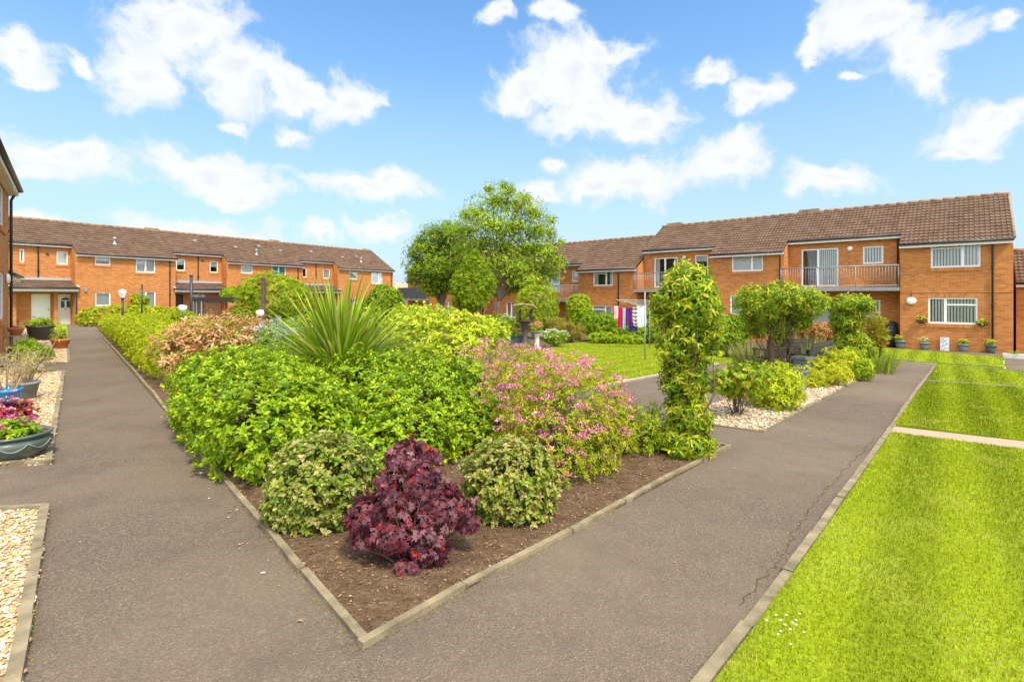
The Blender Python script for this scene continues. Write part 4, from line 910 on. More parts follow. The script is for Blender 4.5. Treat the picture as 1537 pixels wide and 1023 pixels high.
# clipped golden hedges along the left path
hs = [((300, 9.6, .95), 'nearest', .0), ]
hl = ['clipped golden privet hedge nearest the photinia', 'clipped golden privet hedge second from the photinia', 'clipped golden privet hedge in the middle of the left path row', 'clipped golden privet hedge second from the far end of the row', 'clipped golden privet hedge at the far end of the left path']
for i, (s0, s1, tw2) in enumerate(((9.6, 12.7, 1.35), (12.5, 16.0, 1.4), (15.8, 20, 1.5), (19.8, 25.5, 1.6), (25.3, 33.0, 1.7))):
    sm = (s0+s1)/2; L = (s1-s0)/2; h = .96+.05*(i % 2)
    shrub('hedge', hl[i], 'hedge', ks(sm, .55+tw2), [blob(ks(sm, .27+tw2, h/2), (L*1.0, tw2, h/2+.03), 3.2, a1)]+[blob(ks(s0+(s1-s0)*(j+.5)/3, .12+tw2*.4, h*.46), ((s1-s0)/6, tw2*.5, h*.5), 3.0, a1) for j in range(3)], int(7000+1100*L), .046+.008*i, 'mid', GOLD, 5, 81+i, 'clipped hedges beside the left path', up=.5, lump=.045, lk=4, lo=.8, hi=1.0, nst=12)
shrub('hedge', 'long clipped golden hedge behind the row, below the terrace windows', 'hedge', on(200, 33), [blob(on(190, 32)+Vector((0, 0, .6)), (2.6, .8, .75), 3.2, .2), blob(on(232, 34)+Vector((0, 0, .55)), (2.2, .8, .72), 3.2, .2)], 2600, .16, 'mid', GOLD, 5, 88, up=.5, lump=.05, lo=.8, nst=8)
shrub('yellow_shrub', 'bright yellow shrub top rising behind the far hedge', 'shrub', on(208, 36), [pb(210, 452, 13, 11, 36, .5)], 350, .2, 'mid', GOLD, 5, 89, nst=6)
# big clipped domes
shrub('domed_shrub', 'very large domed yellow green shrub left of the cordyline', 'shrub', on(415, 22), [pb(410, 446, 48, 36, 22, 1.2), pb(385, 455, 24, 28, 22, .8), pb(440, 452, 28, 30, 22, .9)], 3600, .14, 'midn', YG, 6, 90, up=.6, lump=.10, lk=1.5, lo=.8, hi=1.06, nst=16)
shrub('domed_shrub', 'small round green shrub against the terrace beside the big dome', 'shrub', on(349, 36), [pb(349, 442, 16, 11, 36, .7), pb(364, 446, 10, 12, 36, .5)], 900, .2, 'mid', YG, 5, 91, lo=.8, nst=8)
shrub('domed_shrub', 'dark round shrub behind the cordyline on its right', 'shrub', on(578, 30), [pb(578, 452, 27, 24, 30, 1.1), pb(560, 462, 18, 20, 30, .8)], 1800, .18, 'mid', MG, 5, 92, lo=.8, lump=.06, nst=10)
shrub('domed_shrub', 'low green mound under the right hand dome behind the cordyline', 'shrub', on(600, 27), [pb(602, 467, 14, 10, 27, .4)], 500, .16, 'mid', MG, 5, 93, nst=6)
shrub('conical_shrub', 'pointed flame shaped yellow green shrub in front of the garden trees', 'shrub', on(708, 21), [pb(708, 436, 32, 28, 21, .85), pb(711, 408, 20, 28, 21, .55), pb(713, 390, 9, 15, 21, .25), pb(703, 450, 24, 18, 21, .7), pb(724, 424, 19, 24, 21, .5), pb(692, 425, 14, 20, 21, .5)], 3600, .12, 'midn', [((.15, .27, .012), 5), ((.24, .35, .015), 4), ((.36, .42, .03), 2), ((.10, .18, .012), 3)], 6, 94, up=1.0, lump=.16, lk=2, lo=.6, hi=1.1, spread=(15, 60), nst=16, extra=trunk(.9, .05, 3))
shrub('clipped_shrub', 'big clipped box shaped green shrub below the far balcony', 'shrub', on(806, 26), [blob(at(806, 462, 26), (1.05, .9, 1.1), 3.2)], 2600, .12, 'midn', YG, 6, 95, up=.6, lump=.05, lo=.82, hi=1.05, nst=10)
shrub('clipped_shrub', 'smaller clipped round topped shrub right of the box shaped one', 'shrub', on(869, 25.5), [blob(at(869, 464, 25.5), (.62, .6, .75), 2.8)], 1500, .12, 'mid', YG, 5, 96, up=.6, lump=.05, lo=.82, nst=8)
shrub('green_shrub', 'spreading mid green shrub behind the washing line', 'shrub', on(900, 24.5), [pb(902, 488, 30, 20, 24.5, .9), pb(885, 478, 14, 12, 24.8, .5)], 1300, .14, 'mid', MG, 5, 97, lump=.12, nst=10)
shrub('green_shrub', 'dark leafy shrub behind the hanging clothes', 'shrub', on(950, 24), [pb(945, 498, 40, 20, 24, .8), pb(975, 490, 20, 26, 24, .6)], 1200, .15, 'mid', MG, 5, 98, lump=.14, nst=10)
shrub('green_shrub', 'dark green bush right of the climber column on the lawn edge', 'shrub', on(1092, 17), [pb(1095, 495, 30, 26, 17, .7), pb(1075, 505, 18, 20, 17, .5)], 1300, .12, 'mid', MG, 5, 99, lump=.14, nst=10)
shrub('brownish_shrub', 'olive and bronze feathery shrub at the back of the lawn', 'shrub', on(858, 23.5), [pb(856, 497, 24, 17, 23.5, .5), pb(838, 490, 14, 14, 24, .5)], 800, .16, 'needle', [((.26, .26, .05), 4), ((.34, .24, .09), 3), ((.20, .26, .03), 3)], 6, 100, up=.9, spread=(10, 60), lo=.4, nst=12)
shrub('white_flowering_shrub', 'low mound with white flowers by the pale pedestal', 'shrub', on(832, 20.5), [pb(832, 506, 20, 10, 20.3, .4)], 500, .1, 'mid', MG, 5, 101, nst=8, extra=heads(60, .06, [((.78, .78, .70), 3), ((.6, .64, .5), 1)], .03))
shrub('yellow_shrub', 'low gold tinted edging shrub along the back bed', 'shrub', on(905, 22.6), [pb(905, 506, 24, 8, 22.8, .4), pb(945, 510, 22, 8, 22.7, .4)], 800, .12, 'mid', YG, 5, 102, nst=6)
shrub('green_shrub', 'low dark hedge strip behind the bird bath', 'shrub', on(752, 30), [pb(745, 480, 24, 8, 30, .6), pb(790, 485, 20, 8, 29, .6)], 800, .16, 'mid', MG, 5, 103, nst=6)
shrub('white_flowering_shrub', 'white flowered bush behind the grey box planter', 'shrub', on(760, 25), [pb(760, 486, 13, 12, 25, .4)], 350, .13, 'mid', MG, 5, 104, nst=6, extra=heads(45, .07, [((.76, .76, .66), 3), ((.55, .6, .42), 1)], .03))
for u, Y, ru, rv, lab in ((520, 18, 60, 22, 'loose green shrub behind the cordyline'), (620, 17, 40, 18, 'soft green shrub behind the golden euonymus'), (455, 15, 36, 16, 'lime green shrub beside the pale blue flowers')):
    shrub('green_shrub', lab, 'shrub', on(u, Y), [pb(u, 480 if u != 455 else 490, ru, rv, Y, .8)], 900, .13, 'mid', YG, 5, 105+u, lump=.14, nst=8)
shrub('red_rose_bush', 'rose bush with red flowers behind the photinia', 'shrub', on(365, 14), [pb(362, 474, 14, 12, 14, .3)], 260, .1, 'mid', MG, 5, 130, nst=6, extra=heads(9, .07, [((.55, .04, .03), 3), ((.7, .15, .08), 1)], .05))
shrub('round_box_ball', 'small dark clipped ball behind the photinia', 'shrub', on(353, 16), [pb(353, 465, 8, 7, 16, .18)], 260, .06, 'mid', DG, 5, 131, nst=4)
shrub('green_shrub', 'low bright green cushion behind the privet hedge', 'shrub', on(275, 17), [pb(275, 475, 16, 8, 17, .4)], 350, .1, 'mid', YG, 5, 132, nst=4)
# ------------------------------------------------------------------ trees
def tree(name, label, base, trunk_h, tr, blobs, per, size, leaf, pal, seed, K=4, lump=.2):
    rng = np.random.default_rng(seed); root = thing(name, label, 'tree', base); b = np.array(base)
    tm = MB(); top = Vector((.05, 0, trunk_h)); tm.tube([(0, 0, -.1), (.03, .02, trunk_h*.35), (-.02, 0, trunk_h*.7), top], [tr*1.25, tr, tr*.9, tr*.75], 10)
    for c, r, p, ro in blobs:
        e = Vector(c-b); a = top.lerp(Vector((0, 0, max(trunk_h, e.z*.55))), .6)
        m = top.lerp(e, .5)+Vector(rng.standard_normal(3))*.18; m.z += .12*(e-top).length
        if e.z > trunk_h*1.6: m.x *= .6; m.y *= .6
        tm.tube([top-Vector((0, 0, .25)), top.lerp(m, .5), m, e], [tr*.5, tr*.36, tr*.24, tr*.07], 6, False)
        for _ in range(5):
            q = e+Vector(rng.standard_normal(3)*r*.55); tm.tube([m.lerp(e, .6), m.lerp(q, .85), q], [tr*.12, tr*.08, tr*.03], 4, False)
    tm.build('trunk', M['bark'], root); parts = []
    for bl in blobs:
        n = int(per*np.prod(bl[1])**.62*3); P_, N_ = shell(rng, [bl], n, .15, 1.5, .3, 4)
        parts.append(rosettes(rng, P_, N_, K, size, leaf, pal, .45, (30, 90), droop=.12, lg=(1.3, 1.27, .9)))
    V, T, cc = merge(parts); mesh_obj('crown', fast_mesh('crown', V-b, T, cc), M['leaf'], root); return root
T1 = [((.19, .29, .02), 5), ((.27, .38, .025), 4), ((.38, .45, .05), 2), ((.13, .20, .012), 2)]
T2 = [((.13, .22, .018), 5), ((.19, .28, .02), 4), ((.28, .34, .03), 2), ((.08, .15, .012), 2)]
rg2 = random.Random(12)
def crown(list_px, Y, dep):
    return [blob(at(u, v, Y+rg2.uniform(-dep, dep)), (ru*Y/F*.97, ru*Y/F*.9, rv*Y/F*.97)) for u, v, ru, rv in list_px]
t1 = [(745, 300, 26, 16), (715, 318, 22, 16), (775, 308, 24, 17), (800, 318, 20, 14), (735, 335, 30, 18), (770, 340, 30, 18), (805, 345, 24, 16), (700, 345, 22, 16), (722, 365, 28, 16), (760, 370, 32, 18), (795, 372, 30, 18), (825, 350, 10, 14), (820, 378, 20, 16), (735, 395, 28, 16), (775, 400, 28, 16), (810, 402, 26, 14), (838, 392, 12, 8), (760, 420, 26, 10), (795, 422, 24, 10), (735, 282, 9, 8), (765, 284, 10, 8), (755, 278, 8, 7), (828, 330, 8, 8), (700, 322, 10, 8), (842, 362, 6, 5), (710, 385, 20, 14), (826, 410, 14, 8), (788, 296, 9, 8), (750, 435, 20, 9), (775, 432, 18, 8), (730, 418, 18, 10)]
tree('broadleaf_tree', 'tallest garden tree with an airy light green crown and pale trunk', on(748, 33), 2.2, .17, crown(t1, 33, 1.2), 245, .165, 'mid', T1, 201)
t2 = [(655, 350, 20, 14), (680, 348, 20, 14), (640, 372, 22, 15), (668, 370, 26, 16), (692, 372, 22, 16), (632, 395, 20, 14), (660, 398, 26, 16), (688, 400, 22, 16), (640, 418, 22, 12), (668, 422, 24, 13), (690, 430, 16, 12), (630, 365, 10, 10), (620, 380, 8, 7), (648, 436, 18, 8), (622, 404, 10, 8), (670, 338, 8, 6), (618, 420, 7, 5)]
tree('broadleaf_tree', 'darker dense garden tree left of the tallest one', on(662, 38), 1.6, .19, crown(t2, 38, 1.3), 280, .2, 'mid', T2, 202)
# ------------------------------------------------------------------ garden furniture and props
def S(v, Y): return v*Y/F
# bird table with a roof dish, on a dark column
p = on(788, 21.0); k = 21.0/F
bt = thing('bird_bath', 'dark bronze bird bath with a curved dish roof at the lawn edge', 'bird bath', p)
m = MB(); m.lathe([(.26, 0), (.26, .06), (.17, .10), (.13, .18), (.10, .4), (.13, .7), (.19, .88), (.21, .96)], 14); m.build('pedestal', M['iron'], bt)
m = MB(); m.lathe([(.12, .95), (.34, .99), (.40, 1.06), (.38, 1.06), (.30, 1.02), (0, 1.01)], 18); m.build('basin', M['iron'], bt)
m = MB(); m.tube([(-.22, 0, 1.03), (-.2, 0, 1.5)], .05, 8); m.build('support', M['iron'], bt); m = MB(); m.tube([(.3, 0, 1.03), (.22, 0, 1.25), (.3, 0, 1.52)], [.05, .07, .05], 8); m.build('support', M['iron'], bt)
m = MB(); n = 12; vs = []
for i in range(n+1):
    x = -.52+1.04*i/n; z = 1.56+.10*math.cos((x+.1)*2.6)-.06*(x > .35)
    vs += [(x, -.36, z), (x, .36, z), (x, .36, z+.09), (x, -.36, z+.09)]
m.add(vs, [(4*i+j, 4*i+(j+1) % 4, 4*i+4+(j+1) % 4, 4*i+4+j) for i in range(n) for j in range(4)]+[(0, 3, 2, 1), (4*n, 4*n+1, 4*n+2, 4*n+3)], True)
m.build('roof_dish', plain('mossy_bronze', (.22, .17, .06), .6, .4, 6), bt)
# pale pedestal with a flower dish
pp_ = thing('pedestal_planter', 'pale stone pedestal with a shallow dish of coral flowers on the lawn', 'planter', on(806, 19.3))
m = MB(); m.box(-.14, .14, -.14, .14, -.02, .06); m.lathe([(.12, .06), (.10, .1), (.085, .3), (.10, .55), (.12, .6)], 10); m.build('pedestal', M['stone'], pp_)
m = MB(); m.lathe([(.10, .6), (.20, .64), (.26, .69), (.24, .69), (.18, .66), (0, .65)], 16); m.build('dish', plain('grey_dish', (.30, .26, .2), .8, .2), pp_)
def pot_plant(root, z, r, h, n, size, leaf, pal, seed, flowers=None, K=5, up=.8, zc=None):
    rng = np.random.default_rng(seed); b = np.array(root.location)
    P_, N_ = shell(rng, [blob(b+np.array([0, 0, z+h*.4]), (r, r, h*.6))], n, .3, 1.08, .15, 8, bottom=z*.8)
    V, T, cc = rosettes(rng, P_, N_, K, size, leaf, pal, up)
    o = mesh_obj('plant', fast_mesh('plant', V-b, T, cc), M['leaf'], root)
    if flowers: heads(*flowers)(root, rng, P_, N_, b)
    return o
CORAL = [((.72, .22, .16), 4), ((.80, .42, .34), 3), ((.6, .1, .08), 2)]
pot_plant(pp_, .67, .24, .32, 70, .08, 'mid', MG, 301, (26, .06, CORAL, .03, -.3, 'flowers'))
# grey box planter
gb = thing('box_planter', 'low grey wooden box planter left of the bird bath', 'planter', on(772, 21.5))
m = MB(); m.box(-.62, .62, -.3, .3, 0, .36); 
for z in (.1, .2, .3): m.box(-.64, .64, -.315, -.302, z-.042, z+.042)
m.build('box', M['wcol'], gb)
m = MB(); m.box(-.7, .7, -.36, .36, .362, .41); m.build('rim', M['wcol'], gb)
pot_plant(gb, .38, .5, .2, 120, .1, 'mid', YG, 302)
# rotary line with washing
rl = thing('rotary_dryer', 'rotary washing line with bent steel arms behind the lawn', 'rotary dryer', on(975, 20.5))
m = MB(); m.tube([(0, 0, -.05), (0, 0, 1.95)], .022, 8); m.build('pole', M['rail'], rl)
arms = MB(); ends = []
for i in range(4):
    a = .5+i*PI/2; e = Vector((1.75*math.cos(a), 1.75*math.sin(a), 1.98)); ends.append(e); arms.tube([(0, 0, 1.62), e], .011, 6)
arms.build('arm', M['rail'], rl)
ln = MB()
for f in (1, .8, .6, .4):
    for i in range(4):
        q = [Vector((0, 0, 1.62)).lerp(ends[j % 4], f) for j in (i, i+1)]; mm = q[0].lerp(q[1], .5)-Vector((0, 0, .03)); ln.tube([q[0], mm, q[1]], .004, 4, False)
ln.build('line', M['fascia'], rl)
CL_ = [('pink towel', 'pale pink towel pegged at the left end of the washing line', 892 + 30, 928, 459, 478, (.80, .50, .52), 0), ('red trousers', 'crimson garment hanging next to the pink towel', 928, 934, 461, 491, (.55, .01, .10), 0), ('patterned scarf', 'pale patterned cloth between the crimson and purple garments', 934.5, 939, 462, 494, (.55, .66, .66), 2),
       ('purple garment', 'purple garment in the middle of the washing line', 939.5, 949, 462, 489, (.12, .02, .20), 0), ('striped shirt', 'black and white striped shirt on the washing line', 949.5, 957, 461, 489, (.75, .75, .75), 1), ('white sheet', 'pale lilac sheet at the right end of the washing line', 956, 970, 459, 490, (.66, .66, .78), 0), ('navy cloth', 'small navy cloth hanging low below the striped shirt', 943, 957, 483, 498, (.05, .06, .16), 0)]
for i, (nm, lab, u0, u1, v0, v1, col, pat) in enumerate(CL_):
    Y = 20.0+.06*i; a, b = at(u0, v0, Y), at(u1, v1, Y); c = (a+b)/2; nx, nz = 10, 10; vs, cc = [], []
    for iz in range(nz+1):
        for ix in range(nx+1):
            fx_, fz_ = ix/nx, iz/nz
            x = a.x+(b.x-a.x)*fx_+.02*math.sin(fz_*4+i)*fz_; z = a.z+(b.z-a.z)*fz_*(1+.04*math.sin(fx_*7+i)); y = Y+.035*math.sin(fx_*9+i)*(.3+fz_)
            vs.append((x, y, z)); q = col
            if pat == 1 and iz % 2: q = (.03, .03, .04)
            if pat == 2 and (ix+iz) % 3 == 0: q = (.1, .3, .32)
            cc.append(q)
    fs = [(iz*(nx+1)+ix, iz*(nx+1)+ix+1, (iz+1)*(nx+1)+ix+1, (iz+1)*(nx+1)+ix) for iz in range(nz) for ix in range(nx)]
    o = mesh_obj(nm.replace(' ', '_'), fast_mesh(nm, np.array(vs)-np.array(c), fs, np.array(cc), True), M['cloth'], None, c); tag(o, lab, 'laundry', 'washing on the line')
lp = tag(MB().tube([(0, 0, -.1), (0, 0, 2.1)], .02, 8).build('line_post', M['rail'], None, on(968, 15.6)), 'slim grey clothes post standing on the lawn beside the climber column', 'post')
# slatted benches and stacked planters on the right
def bench(loc, rz, lab, n=1.3):
    b = thing('bench', lab, 'bench', loc, rz, 'dark slatted benches')
    m = MB()
    for i in range(4): m.box(-n/2, n/2, -.42+i*.11, -.33+i*.11, .42, .445)
    m.build('seat', M['bench'], b); m = MB()
    for i in range(6): m.box(-n/2, n/2, .03+i*.018, .05+i*.018, .46+i*.075, .52+i*.075)
    m.build('backrest', M['bench'], b)
    for x in (-n/2+.06, n/2-.06):
        for y in (-.40, .04):
            m = MB(); m.box(x-.03, x+.03, y-.03, y+.03, -.05, .42 if y < 0 else .46); m.build('leg', M['bench'], b)
        m = MB(); m.box(x-.035, x+.035, -.42, .05, .62, .65); m.box(x-.03, x+.03, -.41, -.35, .445, .62); m.build('armrest', M['bench'], b)
    return b
bench(on(1226, 11.2), PI*1.02+.6, 'dark slatted bench with its high back towards the lawn, right of the stacked planters', 1.1)
bench(on(1180, 12.3), PI+.25, 'dark slatted bench half hidden behind the golden shrub, left of the stacked planters', 1.3)
for (u, Y, z, s, lab) in ((1196, 9.9, 0, 1.0, 'weathered teal planter box lowest and nearest the golden shrub'), (1205, 10.6, .2, .95, 'weathered teal planter box standing higher behind the lowest one')):
    q = thing('planter_box', lab, 'planter', on(u, Y), .5, 'weathered teal planters')
    m = MB(); m.box(-.12, .12, -.12, .12, -.02, .36+z); m.build('box', M['wcol'], q)
    m = MB(); m.box(-.16, .16, -.16, .16, .36+z, .41+z); m.box(-.14, .14, -.14, .14, .22+z, .25+z); m.build('rim', M['wcol'], q)
    m = MB(); m.box(-.12, .12, -.12, .12, .411+z, .418+z); m.build('soil', M['soil'], q)
# pots along the right wall
YEL = [((.80, .62, .03), 4), ((.85, .75, .15), 3), ((.70, .45, .02), 1)]
WHT = [((.78, .76, .62), 3), ((.80, .70, .25), 2)]
for i, (u, v, r, h, pal, mat_, lab) in enumerate(((1352, 521, .21, .36, YEL, 'greypot', 'grey square pot of yellow flowers nearest the water butt'), (1388, 524, .2, .33, WHT, 'greypot', 'grey pot of cream and yellow flowers left of the printed panel'), (1446, 527.5, .2, .33, YEL, 'greypot', 'grey pot of yellow flowers right of the printed panel'), (1487, 530, .19, .34, YEL, 'wcol', 'blue grey pot of yellow flowers beside the downpipe'))):
    x, _ = fR(u, v); xy = Vector(fR.O[:2])+fR.ex*x-fR.ey*.28; q = thing('flower_pot', lab, 'flower pot', (xy.x, xy.y, gz(xy.x, xy.y)+.0), fR.rz, 'flower pots along the wall')
    m = MB(); m.lathe([(0, 0), (r*.66, 0), (r*.8, h*.5), (r*.92, h*.85), (r, h*.86), (r*1.02, h), (r*.9, h), (r*.85, h*.9), (0, h*.88)], 4 if i == 0 else 16); m.build('pot', M[mat_], q)
    pot_plant(q, h, .18, .2, 60, .07, 'mid', MG, 310+i, (24, .045, pal, .02, -.3, 'flowers'))
xw = Vector(fR.O[:2])+fR.ex*fR(1330, 500, .9)[0]+fR.ey*.1
x, _ = fR(1328, 521, .3); xy = Vector(fR.O[:2])+fR.ex*x+fR.ey*.3; q = thing('flower_pot', 'terracotta pot with green leaves in front of the water butt', 'flower pot', (xy.x, xy.y, gz(xy.x, xy.y)))
m = MB(); m.lathe([(0, 0), (.15, 0), (.24, .36), (.27, .37), (.27, .44), (.23, .44), (.22, .38), (0, .37)], 18); m.build('pot', M['terracotta'], q); pot_plant(q, .42, .26, .4, 80, .12, 'midn', MG, 320)
x, _ = fR(1337, 515, .5); xy = Vector(fR.O[:2])+fR.ex*x+fR.ey*.5; q = thing('water_butt', 'black plastic water butt with lid in the corner under the balcony', 'water butt', (xy.x, xy.y, gz(xy.x, xy.y)))
m = MB(); m.lathe([(0, 0), (.24, 0), (.27, .3), (.275, .33), (.285, .36), (.28, .7), (.285, .75), (.27, .8), (.26, 1.08), (.22, 1.1)], 20); m.build('barrel', M['butt'], q)
m = MB(); m.lathe([(.275, 1.08), (.285, 1.1), (.27, 1.15), (.15, 1.22), (0, 1.24)], 20); m.build('lid', M['butt'], q)
m = MB(); m.tube([(-.12, -.25, .5), (-.14, -.33, .5), (-.14, -.34, .44)], .02, 6); m.build('tap', M['rail'], q)
m = MB(); m.box(-.27, .27, -.27, .27, -.02, -.001); m.build('stand', M['slab'], q)
# printed panel leaning on the wall
x, _ = fR(1418, 525); xy = Vector(fR.O[:2])+fR.ex*x-fR.ey*.08; q = thing('printed_panel', 'tall silver panel with dark birch like marks leaning on the brick wall', 'panel', (xy.x, xy.y, gz(xy.x, xy.y)), fR.rz)
m = MB(); Rt = Matrix.Rotation(-.06, 4, 'X'); m.box(-.15, .15, -.02, .02, 0, .58, Rt); m.build('board', M['tin'], q)
m = MB(); r_ = random.Random(3)
for i in range(9):
    a = r_.uniform(-.14, .05); z = .04+i*.06; m.box(a, a+r_.uniform(.05, .1), -.024, -.0205, z, z+r_.uniform(.012, .03), Rt)
m.build('marks', plain('dark_marks', (.16, .15, .14), .7), q)
# half round wall baskets
for i, (u, v, lab) in enumerate(((1383, 479, 'wall basket of yellow flowers left of the lower window'), (1473.5, 483, 'wall basket of yellow flowers right of the lower window'))):
    x, z = fR(u, v, -.12); xy = Vector(fR.O[:2])+fR.ex*x-fR.ey*.01; q = thing('wall_basket', lab, 'wall basket', (xy.x, xy.y, fR.O.z+z-.05), fR.rz, 'half baskets on the brick wall')
    m = MB(); n = 10
    vs = [(.2*math.cos(PI+PI*j/n)*f, .2*math.sin(PI+PI*j/n)*f-.002, z_) for f, z_ in ((.35, -.14), (.8, -.06), (1, .05)) for j in range(n+1)]
    m.add(vs, [(a*(n+1)+j, a*(n+1)+j+1, (a+1)*(n+1)+j+1, (a+1)*(n+1)+j) for a in range(2) for j in range(n)], True); m.add([(.2*math.cos(PI+PI*j/n), .2*math.sin(PI+PI*j/n)-.002, .03) for j in range(n+1)], [tuple(range(n+1))]); m.build('basket', M['twig'], q)
    rng = np.random.default_rng(330+i); b = np.array(q.location); c = b-np.array([*fR.ey, 0])*.12+np.array([0, 0, .08])
    P_, N_ = shell(rng, [blob(c, (.19, .12, .11))], 70, .5, 1.05, .15, 8, bottom=.2); V, T, cc = rosettes(rng, P_, N_, 5, .06, 'mid', MG, .8)
    Ri = np.array(Matrix.Rotation(-fR.rz, 3, 'Z')); mesh_obj('plant', fast_mesh('plant', (V-b)@Ri.T, T, cc), M['leaf'], q)
    parts = []
    for j in rng.choice(len(P_), 30): parts.append(put(LEAF['far'], np.repeat(P_[j][None]+N_[j]*.03, 9, 0)+rng.normal(0, .012, (9, 3)), norm(rng.standard_normal((9, 3))), norm(rng.standard_normal((9, 3))), np.full(9, .04), palette(rng, YEL, 9)))
    V, T, cc = merge(parts); mesh_obj('flowers', fast_mesh('flowers', (V-b)@Ri.T, T, cc), M['petal'], q)
# low stone trough at the outbuilding
q = thing('stone_trough', 'small pale trough plant against the outbuilding wall', 'trough', on(1522, 18.6), fR.rz); m = MB(); m.box(-.3, .3, -.14, .14, 0, .16); m.build('trough', M['stone'], q); pot_plant(q, .16, .24, .12, 40, .06, 'mid', MG, 340)
# ------------------------------------------------------------------ left gravel strip: pots and ornaments
def bowl_pot(name, lab, loc, prof, m, nseg=32, sx=1, sy=1, k=1):
    prof = [(a*k, b*k) for a, b in prof]
    q = thing(name, lab, 'planter', loc); mb = MB(); mb.lathe(prof, nseg, sx=sx, sy=sy); mb.build('pot', m, q)
    zs = prof[-1][1]; r = max(p[0] for p in prof[-3:]); s = MB(); s.lathe([(r*.99, zs-.005), (r*.5, zs+.015), (0, zs+.02)], 20, sx=sx, sy=sy); s.build('soil', M['soil'], q); return q
bp = G(24, 691)
q = bowl_pot('bowl_planter', 'large glazed grey green bowl planter with scalloped swags and pink flowers', bp+Vector((-.1, .05, 0)), [(a*.9, b) for a, b in [(0, 0), (.19, 0), (.24, .02), (.31, .09), (.335, .15), (.325, .185), (.305, .20), (.315, .215), (.335, .225), (.34, .24), (.325, .25), (.30, .245), (.295, .22)]], M['glaze'], 40)
sw = MB()
for i in range(9):
    a0 = 2*PI*i/9+.3; pts = []
    for j in range(9):
        a = a0+2*PI/9*j/8; z = .175-.055*math.sin(PI*j/8); r = .303 if z > .15 else .289+.016*(z-.1)/.05; pts.append(((r+.004)*math.cos(a), (r+.004)*math.sin(a), z))
    sw.tube(pts, .0045, 5)
sw.build('swag', plain('swag_glaze', (.26, .28, .24), .35), q)
pot_plant(q, .22, .22, .17, 300, .055, 'ovw', MG, 401, (34, .03, [((.62, .06, .30), 4), ((.78, .30, .50), 3), ((.55, .03, .10), 2)], .02, 0, 'flowers'))
hp = G(6, 652)
q = bowl_pot('bowl_planter', 'dark bowl of purple heuchera leaves behind the swagged bowl', hp+Vector((0, .1, 0)), [(0, 0), (.16, 0), (.26, .12), (.30, .2), (.30, .225), (.27, .225), (.26, .2)], M['glaze'], 28, k=.72)
pot_plant(q, .14, .22, .24, 170, .065, 'ovw', [((.20, .015, .06), 4), ((.32, .04, .10), 3), ((.12, .01, .04), 3), ((.40, .14, .20), 1.5), ((.4, .42, .05), .8)], 402, (14, .03, [((.75, .6, .62), 3), ((.6, .1, .3), 2)], .03, 0, 'flowers'))
q = bowl_pot('flower_pot', 'bright blue pot with twiggy stems near the left edge', G(10, 613), [(0, 0), (.15, 0), (.185, .27), (.20, .28), (.20, .33), (.175, .33), (.17, .28)], M['bluepot'], 24, k=.85)
def twiggy(root, z, n, L, pal, seed, leafn=120, size=.05):
    rng = np.random.default_rng(seed); mb = MB(); P_ = []
    for i in range(n):
        a = rng.uniform(0, 6.28); t = rng.uniform(.1, .6); e = Vector((math.cos(a)*t*L, math.sin(a)*t*L, L*rng.uniform(.6, 1))); o = Vector((math.cos(a)*.06, math.sin(a)*.06, z)); m = o.lerp(o+e, .5)+Vector(rng.normal(0, .03, 3)); mb.tube([o-Vector((0, 0, .05)), m, o+e], [.009, .006, .003], 5, False)
        for f in rng.uniform(.35, 1, 3):
            s = o.lerp(o+e, f); P_.append(s); q_ = s+Vector(rng.normal(0, .1, 3)); mb.tube([s, q_], [.004, .002], 4, False); P_.append(q_)
    mb.build('stem', plain('pale_twig', (.36, .27, .16), .9, .3) if 'pale_twig' not in bpy.data.materials else bpy.data.materials['pale_twig'], root)
    P_ = np.array([p[:] for p in P_]); P_ = P_[rng.integers(0, len(P_), leafn)]+rng.normal(0, .03, (leafn, 3))
    V, T, cc = rosettes(rng, P_, np.tile([0, 0, 1.], (leafn, 1)), 3, size, 'midn', pal, .3); mesh_obj('foliage', fast_mesh('foliage', V, T, cc), M['leaf'], root)
TW = [((.40, .38, .14), 4), ((.52, .44, .24), 3), ((.28, .32, .08), 3)]
twiggy(q, .26, 16, .62, TW, 403)
q = bowl_pot('flower_pot', 'grey pot with a straggly grass like shrub beside the blue pot', G(37, 600), [(0, 0), (.15, 0), (.215, .3), (.235, .31), (.235, .36), (.205, .36), (.2, .31)], M['greypot'], 24, k=.78)
twiggy(q, .26, 22, .5, TW, 404, 180)
fb = on(47, 10.4); shrub('fern_shrub', 'low spreading bright green conifer on the far gravel strip', 'shrub', fb, [pb(48, 530, 24, 14, 10.4, .32), pb(40, 518, 12, 10, 10.6, .2)], 520, .08, 'needle', MG, 9, 405, up=.6, spread=(30, 85), lo=.4, hi=1.12, nst=16)
q = bowl_pot('flower_pot', 'terracotta pot with feathery yellow green foliage at the path edge', G(91, 523), [(0, 0), (.16, 0), (.235, .25), (.26, .26), (.26, .32), (.225, .32), (.22, .27)], M['terracotta'], 24)
pot_plant(q, .3, .24, .40, 120, .11, 'needle', YG, 406, K=8); 
rng = np.random.default_rng(5); stems(q, (0, 0, .3), [(.0, 0, .85), (.03, 0, .72)], .006, M['twig'], 'stem')
q = bowl_pot('barrel_planter', 'wide black barrel planter with a little conifer before the terrace doors', on(61, 19.5), [(0, 0), (.34, 0), (.40, .5), (.43, .51), (.43, .57), (.38, .57), (.37, .5)], M['blackpot'], 26)
pot_plant(q, .52, .42, .38, 180, .14, 'needle', YG, 407, K=8); 
